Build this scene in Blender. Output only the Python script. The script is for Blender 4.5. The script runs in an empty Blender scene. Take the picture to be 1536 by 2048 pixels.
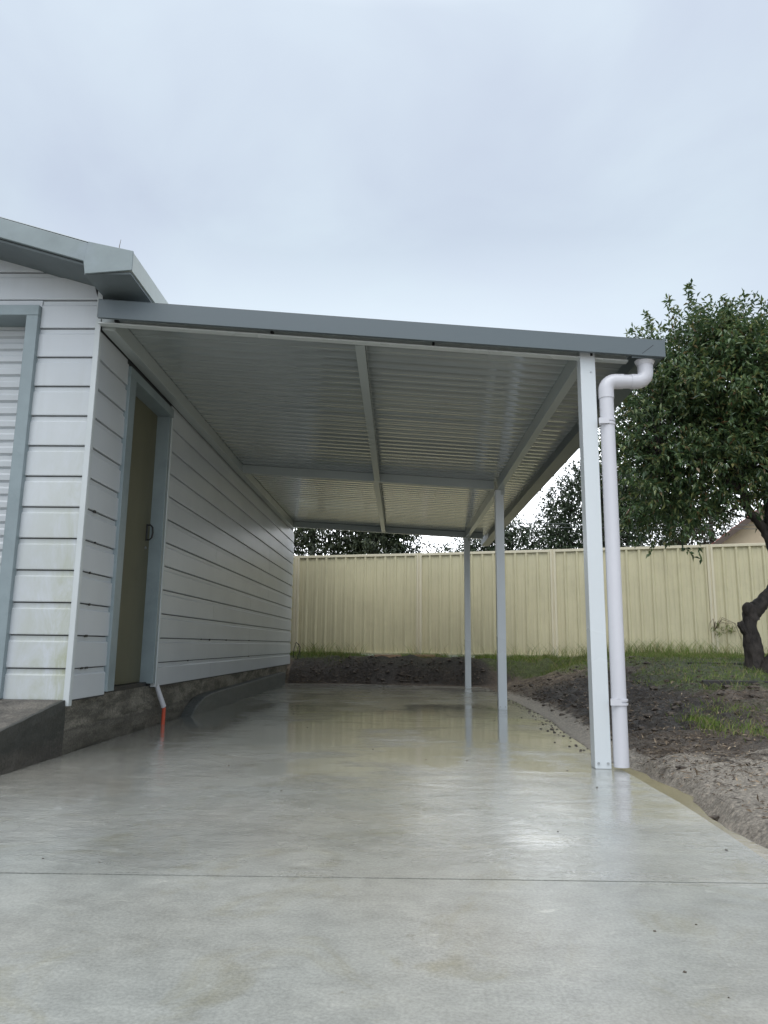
import bpy, bmesh, math, random
import numpy as np
from mathutils import Vector, Matrix, noise

random.seed(7)
RNG = np.random.default_rng(11)
SC = bpy.context.scene
COL = SC.collection
V = Vector

# ------------------------------------------------------------------ materials
def new_mat(name):
    m = bpy.data.materials.new(name); m.use_nodes = True
    nt = m.node_tree
    return m, nt, nt.nodes['Principled BSDF']

def N(nt, t, **kw):
    n = nt.nodes.new(t)
    for k, v in kw.items():
        if k in n.inputs.keys(): n.inputs[k].default_value = v
        else: setattr(n, k, v)
    return n

def L(nt, a, b): nt.links.new(a, b)

def ramp(nt, fac, stops):
    r = nt.nodes.new('ShaderNodeValToRGB')
    e = r.color_ramp.elements
    while len(e) < len(stops): e.new(0.5)
    for el, (p, c) in zip(e, stops):
        el.position = p; el.color = (c[0], c[1], c[2], 1) if not isinstance(c, (int, float)) else (c, c, c, 1)
    L(nt, fac, r.inputs['Fac'])
    return r

def coords(nt, scale=(1, 1, 1), kind='Object'):
    tc = N(nt, 'ShaderNodeTexCoord'); mp = N(nt, 'ShaderNodeMapping')
    mp.inputs['Scale'].default_value = scale
    L(nt, tc.outputs[kind], mp.inputs['Vector'])
    return mp.outputs['Vector']

def noise_tex(nt, vec, scale, detail=4, rough=0.55, dist=0.0):
    n = N(nt, 'ShaderNodeTexNoise')
    n.inputs['Scale'].default_value = scale; n.inputs['Detail'].default_value = detail
    n.inputs['Roughness'].default_value = rough; n.inputs['Distortion'].default_value = dist
    L(nt, vec, n.inputs['Vector'])
    return n.outputs['Fac']

def mixc(nt, fac, a, b, mode='MIX'):
    n = nt.nodes.new('ShaderNodeMix'); n.data_type = 'RGBA'; n.blend_type = mode; n.clamp_result = False
    for sock, v in ((n.inputs[0], fac), (n.inputs[6], a), (n.inputs[7], b)):
        if isinstance(v, (int, float)): sock.default_value = v
        elif isinstance(v, tuple): sock.default_value = (*v, 1)
        else: L(nt, v, sock)
    return n.outputs[2]

def math_n(nt, op, a, b=None, clamp=False):
    n = nt.nodes.new('ShaderNodeMath'); n.operation = op; n.use_clamp = clamp
    for i, v in enumerate((a, b)):
        if v is None: continue
        if isinstance(v, (int, float)): n.inputs[i].default_value = v
        else: L(nt, v, n.inputs[i])
    return n.outputs[0]

def bump(nt, bsdf, height, strength=0.2, dist=0.01, normal=None):
    b = N(nt, 'ShaderNodeBump'); b.inputs['Strength'].default_value = strength
    b.inputs['Distance'].default_value = dist
    L(nt, height, b.inputs['Height'])
    if normal: L(nt, normal, b.inputs['Normal'])
    L(nt, b.outputs['Normal'], bsdf.inputs['Normal'])
    return b.outputs['Normal']

def painted(name, base, rough=0.35, var=0.08, scale=3.0, stain=None, stain_amt=0.0, metal=0.0, coat=0.0, bumpy=0.0, spec=0.5, stretch=(1, 1, 1)):
    m, nt, b = new_mat(name)
    vec = coords(nt, stretch)
    f = noise_tex(nt, vec, scale, 6, 0.6)
    dark = tuple(c * (1 - var * 1.6) for c in base); light = tuple(min(1, c * (1 + var)) for c in base)
    r = ramp(nt, f, [(0.3, dark), (0.7, light)])
    col = r.outputs['Color']
    if stain:
        f2 = noise_tex(nt, vec, scale * 1.7, 8, 0.7, 0.4)
        r2 = ramp(nt, f2, [(0.52, 0.0), (0.72, stain_amt)])
        col = mixc(nt, r2.outputs['Color'], col, stain)
    L(nt, col, b.inputs['Base Color'])
    f3 = noise_tex(nt, vec, scale * 1.5, 3, 0.5)
    rr = ramp(nt, f3, [(0.3, max(0.02, rough * 0.94)), (0.7, min(1, rough * 1.08))])
    L(nt, rr.outputs['Color'], b.inputs['Roughness'])
    b.inputs['Metallic'].default_value = metal
    b.inputs['Coat Weight'].default_value = coat
    b.inputs['Coat Roughness'].default_value = 0.08
    b.inputs['Specular IOR Level'].default_value = spec
    if bumpy: bump(nt, b, noise_tex(nt, vec, scale * 20, 4), bumpy, 0.004)
    return m

M = {}
M['steel_white'] = painted('white_coated_steel', (0.66, 0.70, 0.72), 0.28, 0.015, 1.5)
M['beam_shaded'] = painted('shaded_white_beam', (0.45, 0.49, 0.48), 0.24, 0.02, 1.5)  # white steel under the roof, its shade put into a darker colour
M['trim_white'] = painted('aged_white_trim', (0.56, 0.595, 0.60), 0.4, 0.04, 3.0)
M['beam_front_lit'] = painted('lit_white_front_beam', (0.66, 0.70, 0.69), 0.28, 0.02, 1.5)  # lit copy of the beam steel, daylight put into a lighter colour
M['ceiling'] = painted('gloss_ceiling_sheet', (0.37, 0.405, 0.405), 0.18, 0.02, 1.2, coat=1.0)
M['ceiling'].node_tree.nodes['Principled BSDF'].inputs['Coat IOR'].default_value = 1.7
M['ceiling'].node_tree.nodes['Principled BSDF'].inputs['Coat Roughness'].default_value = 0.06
M['grey_steel'] = painted('slate_grey_steel', (0.118, 0.145, 0.158), 0.32, 0.015, 1.0)
M['eave_grey'] = painted('weathered_grey_fascia', (0.25, 0.30, 0.31), 0.42, 0.12, 3.0, (0.30, 0.35, 0.40), 0.5)
M['gutter_skylit'] = painted('skylit_gutter_steel', (0.55, 0.60, 0.57), 0.35, 0.08, 4.0)  # sky light on the outer face put into a paler colour
M['soffit'] = painted('grey_soffit_sheet', (0.16, 0.19, 0.20), 0.55, 0.08, 3.0)
M['trim_grey'] = painted('blue_grey_trim', (0.255, 0.31, 0.328), 0.4, 0.08, 4.0, (0.14, 0.19, 0.20), 0.35)
M['roller'] = painted('roller_curtain_steel', (0.55, 0.58, 0.60), 0.38, 0.05, 3.0)
M['pvc'] = painted('white_pvc', (0.66, 0.66, 0.70), 0.30, 0.02, 2.0)
M['orange_pvc'] = painted('orange_conduit', (0.62, 0.10, 0.05), 0.4, 0.06, 8.0)
M['dark_metal'] = painted('dark_metal', (0.02, 0.02, 0.022), 0.4, 0.1, 5.0)
M['zinc'] = painted('zinc_bolt', (0.45, 0.47, 0.48), 0.35, 0.1, 20.0, metal=0.8)
M['roof_sheet'] = painted('roof_sheet_steel', (0.30, 0.34, 0.35), 0.4, 0.05, 2.0)
M['fence_cream'] = painted('cream_fence_steel', (0.65, 0.60, 0.40), 0.38, 0.05, 1.3, (0.42, 0.38, 0.25), 0.25)
def splash(m):
    nt = m.node_tree; b = nt.nodes['Principled BSDF']; vec = coords(nt)
    sep = N(nt, 'ShaderNodeSeparateXYZ'); L(nt, vec, sep.inputs[0])
    src = b.inputs['Base Color'].links[0].from_socket
    k = math_n(nt, 'ADD', sep.outputs['Z'], math_n(nt, 'MULTIPLY', math_n(nt, 'SUBTRACT', noise_tex(nt, coords(nt, (1, 1, 0.5)), 5, 8, 0.75), 0.5), 0.7))
    a = ramp(nt, k, [(0.0, 0.0), (0.02, 0.5), (0.35, 0.0)]).outputs['Color']
    dirt = mixc(nt, a, src, (0.24, 0.20, 0.12))
    st = ramp(nt, noise_tex(nt, coords(nt, (5, 5, 0.35)), 3.0, 7, 0.7), [(0.50, 0.0), (0.75, 0.38)]).outputs['Color']
    L(nt, mixc(nt, st, dirt, (0.40, 0.36, 0.24)), b.inputs['Base Color'])
    bump(nt, b, noise_tex(nt, coords(nt, (1, 1, 0.6)), 1.6, 3), 0.25, 0.03)
M['fence_rail'] = painted('cream_fence_rail', (0.72, 0.66, 0.49), 0.40, 0.04, 1.3)
splash(M['fence_cream'])
M['sleeper'] = painted('dark_wet_sleeper', (0.035, 0.032, 0.03), 0.6, 0.3, 6.0, bumpy=0.4)
M['offcut'] = painted('raw_timber', (0.42, 0.27, 0.17), 0.7, 0.2, 6.0, bumpy=0.3)
M['tile'] = painted('red_roof_tile', (0.34, 0.10, 0.08), 0.6, 0.2, 5.0, bumpy=0.3)
M['render_cream'] = painted('cream_render', (0.62, 0.50, 0.36), 0.8, 0.05, 2.0)
M['brown_barge'] = painted('brown_barge_paint', (0.10, 0.07, 0.055), 0.6, 0.1, 3.0)
M['wire'] = painted('power_cable', (0.10, 0.11, 0.115), 0.5, 0.02, 3.0)
M['glass'] = painted('window_glass', (0.02, 0.025, 0.03), 0.08, 0.02, 3.0)

def cladding_mat(name, lichen):
    m, nt, b = new_mat(name)
    vec = coords(nt)
    f = noise_tex(nt, vec, 1.6, 5)
    col = ramp(nt, f, [(0.3, (0.53, 0.56, 0.59)), (0.7, (0.595, 0.625, 0.65))]).outputs['Color']
    # rain streaks running down the boards
    vs = coords(nt, (9, 9, 0.5))
    s = ramp(nt, noise_tex(nt, vs, 2.2, 6, 0.65), [(0.5, 0.0), (0.8, 0.35 if lichen else 0.10)]).outputs['Color']
    col = mixc(nt, s, col, (0.47, 0.49, 0.49))
    if lichen:
        g = noise_tex(nt, coords(nt, (2.0, 2.0, 0.8)), 3.2, 9, 0.72, 0.5)
        sep = N(nt, 'ShaderNodeSeparateXYZ'); L(nt, coords(nt), sep.inputs[0])
        # lichen grows on the weather corner, thicker low down
        cx = N(nt, 'ShaderNodeMapRange'); L(nt, sep.outputs['X'], cx.inputs[0])
        cx.inputs[1].default_value = -2.35; cx.inputs[2].default_value = -1.95
        cz = N(nt, 'ShaderNodeMapRange'); L(nt, sep.outputs['Z'], cz.inputs[0])
        cz.inputs[1].default_value = 2.3; cz.inputs[2].default_value = 0.5
        w = math_n(nt, 'MULTIPLY', cx.outputs[0], cz.outputs[0])
        k = math_n(nt, 'MULTIPLY', ramp(nt, g, [(0.38, 0.0), (0.60, 1.0)]).outputs['Color'], w)
        k = math_n(nt, 'MULTIPLY', k, 0.8, True)
        col = mixc(nt, k, col, (0.36, 0.38, 0.24))
    gi = N(nt, 'ShaderNodeNewGeometry')
    col = mixc(nt, 1.0, col, ramp(nt, gi.outputs['Random Per Island'], [(0.0, (0.93, 0.935, 0.93)), (1.0, (1.0, 1.0, 1.0))]).outputs['Color'], 'MULTIPLY')
    L(nt, col, b.inputs['Base Color'])
    b.inputs['Roughness'].default_value = 0.36
    bump(nt, b, noise_tex(nt, coords(nt, (1, 0.4, 1)), 2.5, 2), 0.05, 0.01)
    return m
M['clad_front'] = cladding_mat('front_cladding_lichen', True)
M['clad_side'] = cladding_mat('side_cladding', False)
M['clad_gap'] = painted('cladding_groove', (0.08, 0.085, 0.09), 0.7, 0.1, 5.0)

def door_mat():
    m, nt, b = new_mat('olive_door_paint')
    f = noise_tex(nt, coords(nt, (1.5, 1.5, 0.8)), 1.6, 5, 0.55)
    col = ramp(nt, f, [(0.3, (0.112, 0.110, 0.068)), (0.55, (0.136, 0.133, 0.084)), (0.75, (0.150, 0.146, 0.095))]).outputs['Color']
    d = noise_tex(nt, coords(nt, (3, 3, 1.0)), 3.0, 8, 0.7)
    col = mixc(nt, ramp(nt, d, [(0.55, 0.0), (0.75, 0.5)]).outputs['Color'], col, (0.09, 0.085, 0.055))
    L(nt, col, b.inputs['Base Color']); b.inputs['Roughness'].default_value = 0.5
    return m
M['door'] = door_mat()

def concrete_old(name, a, c, rough=0.75, lift=1.0):
    m, nt, b = new_mat(name)
    vec = coords(nt)
    f = noise_tex(nt, vec, 7.0, 12, 0.78)
    col = ramp(nt, f, [(0.30, tuple(x * 0.7 for x in a)), (0.48, tuple((x + y) / 2 for x, y in zip(a, c))), (0.72, c)]).outputs['Color']
    damp = ramp(nt, noise_tex(nt, coords(nt, (0.6, 0.6, 2.4)), 2.6, 10, 0.75, 0.2), [(0.44, 0.0), (0.56, 0.8 * max(lift, 0.3))]).outputs['Color']
    col = mixc(nt, damp, col, tuple(x * 0.42 for x in a))
    sep = N(nt, 'ShaderNodeSeparateXYZ'); L(nt, vec, sep.inputs[0])
    # an old pour line: the lower lift is darker and stays wet
    zz = math_n(nt, 'ADD', sep.outputs['Z'], math_n(nt, 'MULTIPLY', math_n(nt, 'SUBTRACT', noise_tex(nt, vec, 4, 6, 0.7), 0.5), 0.10))
    low = ramp(nt, zz, [(0.105, 0.6 * lift), (0.122, 0.95 * lift), (0.135, 0.0)]).outputs['Color']
    col = mixc(nt, low, col, tuple(x * 0.5 for x in a))
    sc = ramp(nt, noise_tex(nt, vec, 90, 4, 0.7), [(0.36, 0.5), (0.5, 1.0), (0.66, 1.6)]).outputs['Color']
    col = mixc(nt, 0.8, col, sc, 'MULTIPLY')
    eff = ramp(nt, noise_tex(nt, coords(nt, (3, 3, 0.6)), 5, 8, 0.75), [(0.63, 0.0), (0.72, 0.45)]).outputs['Color']
    col = mixc(nt, eff, col, (0.36, 0.35, 0.32))
    L(nt, col, b.inputs['Base Color'])
    L(nt, ramp(nt, f, [(0.3, rough * 0.6), (0.7, rough)]).outputs['Color'], b.inputs['Roughness'])
    bump(nt, b, noise_tex(nt, vec, 30, 9, 0.78), 0.9, 0.014)
    return m
M['foundation'] = concrete_old('old_damp_concrete', (0.145, 0.135, 0.108), (0.34, 0.315, 0.26))
M['kerb'] = concrete_old('dark_fresh_kerb', (0.085, 0.093, 0.091), (0.155, 0.166, 0.160), 0.55, 0.0)
def darken_side(m, x0):  # darkens the side face in mottled patches, less towards its foot
    nt = m.node_tree; b = nt.nodes['Principled BSDF']; vec = coords(nt)
    sep = N(nt, 'ShaderNodeSeparateXYZ'); L(nt, vec, sep.inputs[0])
    src = b.inputs['Base Color'].links[0].from_socket
    a = ramp(nt, math_n(nt, 'ADD', math_n(nt, 'MULTIPLY', math_n(nt, 'SUBTRACT', sep.outputs['X'], x0), 12.0), math_n(nt, 'MULTIPLY', noise_tex(nt, vec, 6, 8, 0.7), 0.6)), [(0.45, 0.0), (0.7, 1.0)]).outputs['Color']
    z = ramp(nt, math_n(nt, 'ADD', sep.outputs['Z'], math_n(nt, 'MULTIPLY', noise_tex(nt, vec, 5, 7, 0.7), 0.16)), [(0.12, 0.15), (0.20, 0.85)]).outputs['Color']
    L(nt, mixc(nt, math_n(nt, 'MULTIPLY', a, z), src, (0.028, 0.032, 0.028)), b.inputs['Base Color'])
M['ramp'] = concrete_old('worn_ramp_concrete', (0.095, 0.086, 0.074), (0.22, 0.20, 0.17))

darken_side(M['ramp'], -1.955)

def slab_mat():
    m, nt, b = new_mat('wet_new_concrete')
    vec = coords(nt)
    f = noise_tex(nt, vec, 0.9, 8, 0.62, 0.5)
    col = ramp(nt, f, [(0.28, (0.215, 0.213, 0.188)), (0.46, (0.312, 0.311, 0.283)), (0.72, (0.400, 0.396, 0.360))]).outputs['Color']
    st = ramp(nt, noise_tex(nt, vec, 2.6, 8, 0.7, 1.2), [(0.53, 0.0), (0.70, 0.65)]).outputs['Color']
    col = mixc(nt, st, col, (0.245, 0.225, 0.150))
    pale = ramp(nt, noise_tex(nt, coords(nt, (1.0, 2.6, 1)), 3.4, 8, 0.72, 2.2), [(0.60, 0.0), (0.70, 0.5)]).outputs['Color']
    col = mixc(nt, pale, col, (0.54, 0.53, 0.47))
    fine = ramp(nt, noise_tex(nt, coords(nt, (1.0, 1.4, 1)), 9, 9, 0.72, 0.4), [(0.32, 0.82), (0.68, 1.14)]).outputs['Color']
    col = mixc(nt, 0.9, col, fine, 'MULTIPLY')
    hue = ramp(nt, noise_tex(nt, vec, 0.7, 4, 0.5, 0.3), [(0.35, (0.95, 1.0, 1.03)), (0.65, (1.02, 1.0, 0.97))]).outputs['Color']
    col = mixc(nt, 1.0, col, hue, 'MULTIPLY')
    # thin pale trowel scratches and swirls
    for sc_, off, thr in ((2.2, 0.0, 0.010), (4.1, 7.0, 0.012)):
        mp2 = N(nt, 'ShaderNodeMapping'); mp2.inputs['Location'].default_value = (off, off, 0); L(nt, vec, mp2.inputs['Vector'])
        rn_ = math_n(nt, 'ABSOLUTE', math_n(nt, 'SUBTRACT', noise_tex(nt, mp2.outputs['Vector'], sc_, 3, 0.5, 1.6), 0.5))
        ln_ = ramp(nt, rn_, [(0.0, 1.0), (thr, 0.0)]).outputs['Color']
        mk_ = ramp(nt, noise_tex(nt, mp2.outputs['Vector'], 1.9, 5, 0.65), [(0.56, 0.0), (0.72, 0.34)]).outputs['Color']
        col = mixc(nt, math_n(nt, 'MULTIPLY', ln_, mk_), col, (0.58, 0.57, 0.52))
    speck = ramp(nt, noise_tex(nt, vec, 130, 3, 0.6), [(0.35, 0.84), (0.65, 1.10)]).outputs['Color']
    col = mixc(nt, 1.0, col, speck, 'MULTIPLY')
    spot = ramp(nt, noise_tex(nt, vec, 4.6, 9, 0.78, 0.8), [(0.615, 0.0), (0.70, 0.62)]).outputs['Color']
    col = mixc(nt, spot, col, (0.150, 0.135, 0.090))
    sep = N(nt, 'ShaderNodeSeparateXYZ'); L(nt, vec, sep.inputs[0])
    # fine brown silt washed over the yard side of the slab
    mx_ = N(nt, 'ShaderNodeMapRange'); L(nt, sep.outputs['X'], mx_.inputs[0])
    mx_.inputs[1].default_value = -0.9; mx_.inputs[2].default_value = 1.1; mx_.inputs[4].default_value = 0.30
    my2 = N(nt, 'ShaderNodeMapRange'); L(nt, sep.outputs['Y'], my2.inputs[0])
    my2.inputs[1].default_value = 2.6; my2.inputs[2].default_value = 5.0
    silt = math_n(nt, 'MULTIPLY', math_n(nt, 'MULTIPLY', mx_.outputs[0], my2.outputs[0]), ramp(nt, noise_tex(nt, coords(nt, (0.7, 1.6, 1)), 1.8, 6, 0.62, 1.0), [(0.35, 0.2), (0.6, 1.0)]).outputs['Color'])
    col = mixc(nt, silt, col, (0.235, 0.215, 0.130))
    L(nt, col, b.inputs['Base Color'])
    # water film: still sheet under the roof's far half, thin and broken towards the drive
    my = N(nt, 'ShaderNodeMapRange'); L(nt, sep.outputs['Y'], my.inputs[0])
    my.inputs[1].default_value = 1.9; my.inputs[2].default_value = 5.2
    my.inputs[3].default_value = -0.14; my.inputs[4].default_value = 0.20
    pud = noise_tex(nt, coords(nt, (1.0, 0.8, 1)), 1.3, 6, 0.6, 0.6)
    my3 = N(nt, 'ShaderNodeMapRange'); L(nt, sep.outputs['Y'], my3.inputs[0])
    my3.inputs[1].default_value = 7.4; my3.inputs[2].default_value = 9.0; my3.inputs[4].default_value = -0.27
    streak = math_n(nt, 'MULTIPLY', math_n(nt, 'SUBTRACT', noise_tex(nt, coords(nt, (0.5, 2.2, 1)), 2.4, 6, 0.65, 0.8), 0.5), 0.5)
    film = math_n(nt, 'ADD', math_n(nt, 'ADD', pud, streak), math_n(nt, 'ADD', my.outputs[0], my3.outputs[0]))
    jn = N(nt, 'ShaderNodeMapRange'); L(nt, sep.outputs['Y'], jn.inputs[0])      # the near bay drains and dries sooner
    jn.inputs[1].default_value = 2.14; jn.inputs[2].default_value = 2.17; jn.inputs[3].default_value = -0.12; jn.inputs[4].default_value = 0.0
    jn2 = N(nt, 'ShaderNodeMapRange'); L(nt, sep.outputs['Y'], jn2.inputs[0]); jn2.inputs[1].default_value = 2.15; jn2.inputs[2].default_value = 2.2; jn2.inputs[3].default_value = 0.25
    film = math_n(nt, 'ADD', film, jn.outputs[0])
    wet = ramp(nt, film, [(0.30, 0.0), (0.74, 1.0)]).outputs['Color']
    rg = ramp(nt, wet, [(0.0, 0.36), (0.5, 0.20), (1.0, 0.06)])
    L(nt, rg.outputs['Color'], b.inputs['Roughness'])
    b.inputs['IOR'].default_value = 1.45
    cw = N(nt, 'ShaderNodeMapRange'); L(nt, sep.outputs['Y'], cw.inputs[0]); cw.inputs[1].default_value = 2.12; cw.inputs[2].default_value = 2.24; cw.inputs[3].default_value = 0.32; cw.inputs[4].default_value = 0.85
    L(nt, cw.outputs[0], b.inputs['Coat Weight'])
    b.inputs['Coat IOR'].default_value = 1.36
    CRL = ramp(nt, wet, [(0.0, 0.16), (0.5, 0.085), (1.0, 0.045)]).outputs['Color']
    # trowel swirls, long and shallow, plus grit
    h1 = noise_tex(nt, coords(nt, (1, 1.5, 1)), 17, 5, 0.6, 2.4)
    h2 = noise_tex(nt, vec, 75, 4, 0.65)
    h3 = noise_tex(nt, coords(nt, (1, 2.2, 1)), 3.0, 3, 0.5, 0.5)
    h = math_n(nt, 'ADD', math_n(nt, 'MULTIPLY', h1, 0.5), math_n(nt, 'MULTIPLY', h2, 0.28))
    h = math_n(nt, 'ADD', h, math_n(nt, 'MULTIPLY', h3, 1.6))
    bp = N(nt, 'ShaderNodeBump'); bp.inputs['Distance'].default_value = 0.009
    L(nt, h, bp.inputs['Height'])
    L(nt, ramp(nt, wet, [(0.0, 0.16), (0.3, 0.22), (1.0, 0.05)]).outputs['Color'], bp.inputs['Strength'])
    L(nt, bp.outputs['Normal'], b.inputs['Normal'])
    rp = None
    for cx_, cy_, rx_, ry_, a_ in ((0.54, 2.50, 0.36, 0.75, 1.0), (-0.02, 2.75, 0.50, 0.50, 0.95), (0.35, 3.1, 0.95, 1.1, 0.55)):
        ex = math_n(nt, 'POWER', math_n(nt, 'DIVIDE', math_n(nt, 'SUBTRACT', sep.outputs['X'], cx_), rx_), 2.0)
        ey = math_n(nt, 'POWER', math_n(nt, 'DIVIDE', math_n(nt, 'SUBTRACT', sep.outputs['Y'], cy_), ry_), 2.0)
        dd = math_n(nt, 'ADD', math_n(nt, 'ADD', ex, ey), math_n(nt, 'MULTIPLY', math_n(nt, 'SUBTRACT', noise_tex(nt, vec, 5.0, 6, 0.7, 0.6), 0.5), 1.8))
        pt_ = ramp(nt, dd, [(0.0, a_), (1.0, 0.0)]).outputs['Color']
        rp = pt_ if rp is None else math_n(nt, 'MAXIMUM', rp, pt_)
    rp = math_n(nt, 'MULTIPLY', rp, jn2.outputs[0])
    bc = N(nt, 'ShaderNodeBump'); bc.inputs['Distance'].default_value = 0.016
    L(nt, math_n(nt, 'MULTIPLY', CRL, math_n(nt, 'SUBTRACT', 1.0, math_n(nt, 'MULTIPLY', rp, 0.75))), b.inputs['Coat Roughness'])
    hr = math_n(nt, 'ADD', h, math_n(nt, 'MULTIPLY', noise_tex(nt, coords(nt, (1, 0.8, 1)), 42, 3, 0.55, 1.5), 0.9))
    L(nt, hr, bc.inputs['Height'])
    cb_ = ramp(nt, wet, [(0.0, 0.10), (0.25, 0.30), (0.5, 0.22), (0.8, 0.05), (1.0, 0.02)]).outputs['Color']
    L(nt, math_n(nt, 'ADD', math_n(nt, 'MULTIPLY', cb_, math_n(nt, 'SUBTRACT', 1.0, math_n(nt, 'MULTIPLY', rp, 0.92))), math_n(nt, 'MULTIPLY', rp, 0.13), True), bc.inputs['Strength'])
    L(nt, bc.outputs['Normal'], b.inputs['Coat Normal'])
    return m
M['slab'] = slab_mat()
M['joint'] = painted('joint_fill', (0.10, 0.095, 0.08), 0.6, 0.1, 20)

def ground_mat():
    m, nt, b = new_mat('muddy_ground')
    vec = coords(nt)
    at = N(nt, 'ShaderNodeAttribute'); at.attribute_name = 'cover'
    sp = N(nt, 'ShaderNodeSeparateColor'); L(nt, at.outputs['Color'], sp.inputs[0])
    f = noise_tex(nt, vec, 5.0, 9, 0.72, 0.3)
    soil = ramp(nt, f, [(0.30, (0.026, 0.021, 0.016)), (0.5, (0.130, 0.100, 0.072)), (0.70, (0.29, 0.228, 0.162))]).outputs['Color']
    g = noise_tex(nt, vec, 28, 7, 0.7)
    sand = ramp(nt, g, [(0.3, (0.24, 0.21, 0.17)), (0.55, (0.47, 0.42, 0.35)), (0.75, (0.62, 0.56, 0.47))]).outputs['Color']
    green = ramp(nt, noise_tex(nt, vec, 16, 6, 0.65), [(0.3, (0.035, 0.052, 0.014)), (0.7, (0.10, 0.135, 0.035))]).outputs['Color']
    k = math_n(nt, 'ADD', sp.outputs[0], math_n(nt, 'MULTIPLY', math_n(nt, 'SUBTRACT', f, 0.5), 1.5))
    col = mixc(nt, ramp(nt, k, [(0.35, 0.0), (0.62, 1.0)]).outputs['Color'], soil, sand)
    k2 = math_n(nt, 'ADD', sp.outputs[1], math_n(nt, 'MULTIPLY', math_n(nt, 'SUBTRACT', g, 0.5), 1.1))
    col = mixc(nt, ramp(nt, k2, [(0.40, 0.0), (0.65, 0.9)]).outputs['Color'], col, green)
    k3 = math_n(nt, 'ADD', sp.outputs[2], math_n(nt, 'MULTIPLY', math_n(nt, 'SUBTRACT', f, 0.5), 1.6))
    col = mixc(nt, ramp(nt, k3, [(0.40, 0.0), (0.70, 0.9)]).outputs['Color'], col, ramp(nt, g, [(0.35, (0.012, 0.010, 0.009)), (0.7, (0.050, 0.042, 0.034))]).outputs['Color'])
    gr = ramp(nt, noise_tex(nt, vec, 75, 5, 0.7), [(0.32, 0.42), (0.5, 0.95), (0.68, 1.55)]).outputs['Color']
    col = mixc(nt, 0.85, col, gr, 'MULTIPLY')
    dk = ramp(nt, noise_tex(nt, coords(nt, (1, 1.6, 1)), 33, 6, 0.7, 0.6), [(0.57, 0.0), (0.66, 0.75)]).outputs['Color']
    col = mixc(nt, dk, col, (0.040, 0.032, 0.024))
    sp2 = ramp(nt, noise_tex(nt, vec, 55, 4, 0.6), [(0.68, 0.0), (0.74, 0.6)]).outputs['Color']
    col = mixc(nt, sp2, col, (0.34, 0.25, 0.16))
    L(nt, col, b.inputs['Base Color'])
    L(nt, ramp(nt, g, [(0.35, 0.38), (0.7, 0.9)]).outputs['Color'], b.inputs['Roughness'])
    hh = math_n(nt, 'ADD', noise_tex(nt, vec, 22, 8, 0.75), math_n(nt, 'MULTIPLY', noise_tex(nt, vec, 80, 4, 0.7), 0.4))
    bump(nt, b, hh, 1.0, 0.05)
    return m
M['ground'] = ground_mat()

def water_mat():
    m, nt, b = new_mat('brown_puddle_water')
    col = ramp(nt, noise_tex(nt, coords(nt), 4, 5), [(0.3, (0.11, 0.09, 0.048)), (0.7, (0.17, 0.145, 0.085))]).outputs['Color']
    L(nt, col, b.inputs['Base Color']); b.inputs['Roughness'].default_value = 0.12
    bump(nt, b, noise_tex(nt, coords(nt), 40, 4), 0.10, 0.01)
    return m
M['puddle'] = water_mat()

def leaf_mat(name, stops, rough=0.35, trans=0.15, spec=0.5):
    m, nt, b = new_mat(name)
    g = N(nt, 'ShaderNodeNewGeometry')
    r = ramp(nt, g.outputs['Random Per Island'], stops)
    f = noise_tex(nt, coords(nt), 0.9, 4)
    col = mixc(nt, 1.0, r.outputs['Color'], ramp(nt, f, [(0.3, 0.65), (0.7, 1.25)]).outputs['Color'], 'MULTIPLY')
    L(nt, col, b.inputs['Base Color']); b.inputs['Roughness'].default_value = rough
    b.inputs['Specular IOR Level'].default_value = spec
    tr = N(nt, 'ShaderNodeBsdfTranslucent'); L(nt, col, tr.inputs['Color'])
    mx = N(nt, 'ShaderNodeMixShader'); mx.inputs[0].default_value = trans
    L(nt, b.outputs[0], mx.inputs[1]); L(nt, tr.outputs[0], mx.inputs[2])
    L(nt, mx.outputs[0], nt.nodes['Material Output'].inputs['Surface'])
    return m
M['leaf_near'] = leaf_mat('glossy_dark_leaves', [(0.0, (0.042, 0.080, 0.037)), (0.40, (0.080, 0.140, 0.060)), (0.75, (0.140, 0.205, 0.080)), (0.93, (0.23, 0.26, 0.095)), (1.0, (0.18, 0.10, 0.05))], 0.30, 0.30)
M['leaf_gum'] = leaf_mat('dull_gum_leaves', [(0.0, (0.030, 0.042, 0.025)), (0.6, (0.064, 0.082, 0.048)), (1.0, (0.11, 0.125, 0.065))], 0.5)
M['leaf_bush'] = leaf_mat('deep_green_leaves', [(0.0, (0.024, 0.042, 0.023)), (0.6, (0.050, 0.078, 0.040)), (1.0, (0.085, 0.115, 0.055))], 0.45)
M['grass'] = leaf_mat('grass_blades', [(0.0, (0.07, 0.12, 0.018)), (0.5, (0.15, 0.24, 0.040)), (0.72, (0.25, 0.31, 0.075)), (0.86, (0.30, 0.26, 0.12)), (1.0, (0.40, 0.33, 0.20))], 0.45, 0.25)
M['straw'] = leaf_mat('dead_litter', [(0.0, (0.030, 0.022, 0.016)), (0.45, (0.10, 0.072, 0.046)), (0.8, (0.24, 0.18, 0.115)), (1.0, (0.46, 0.37, 0.26))], 0.7, 0.05)
M['soil_clod'] = painted('wet_soil_clod', (0.075, 0.058, 0.043), 0.6, 0.4, 20.0, bumpy=0.6)

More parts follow.
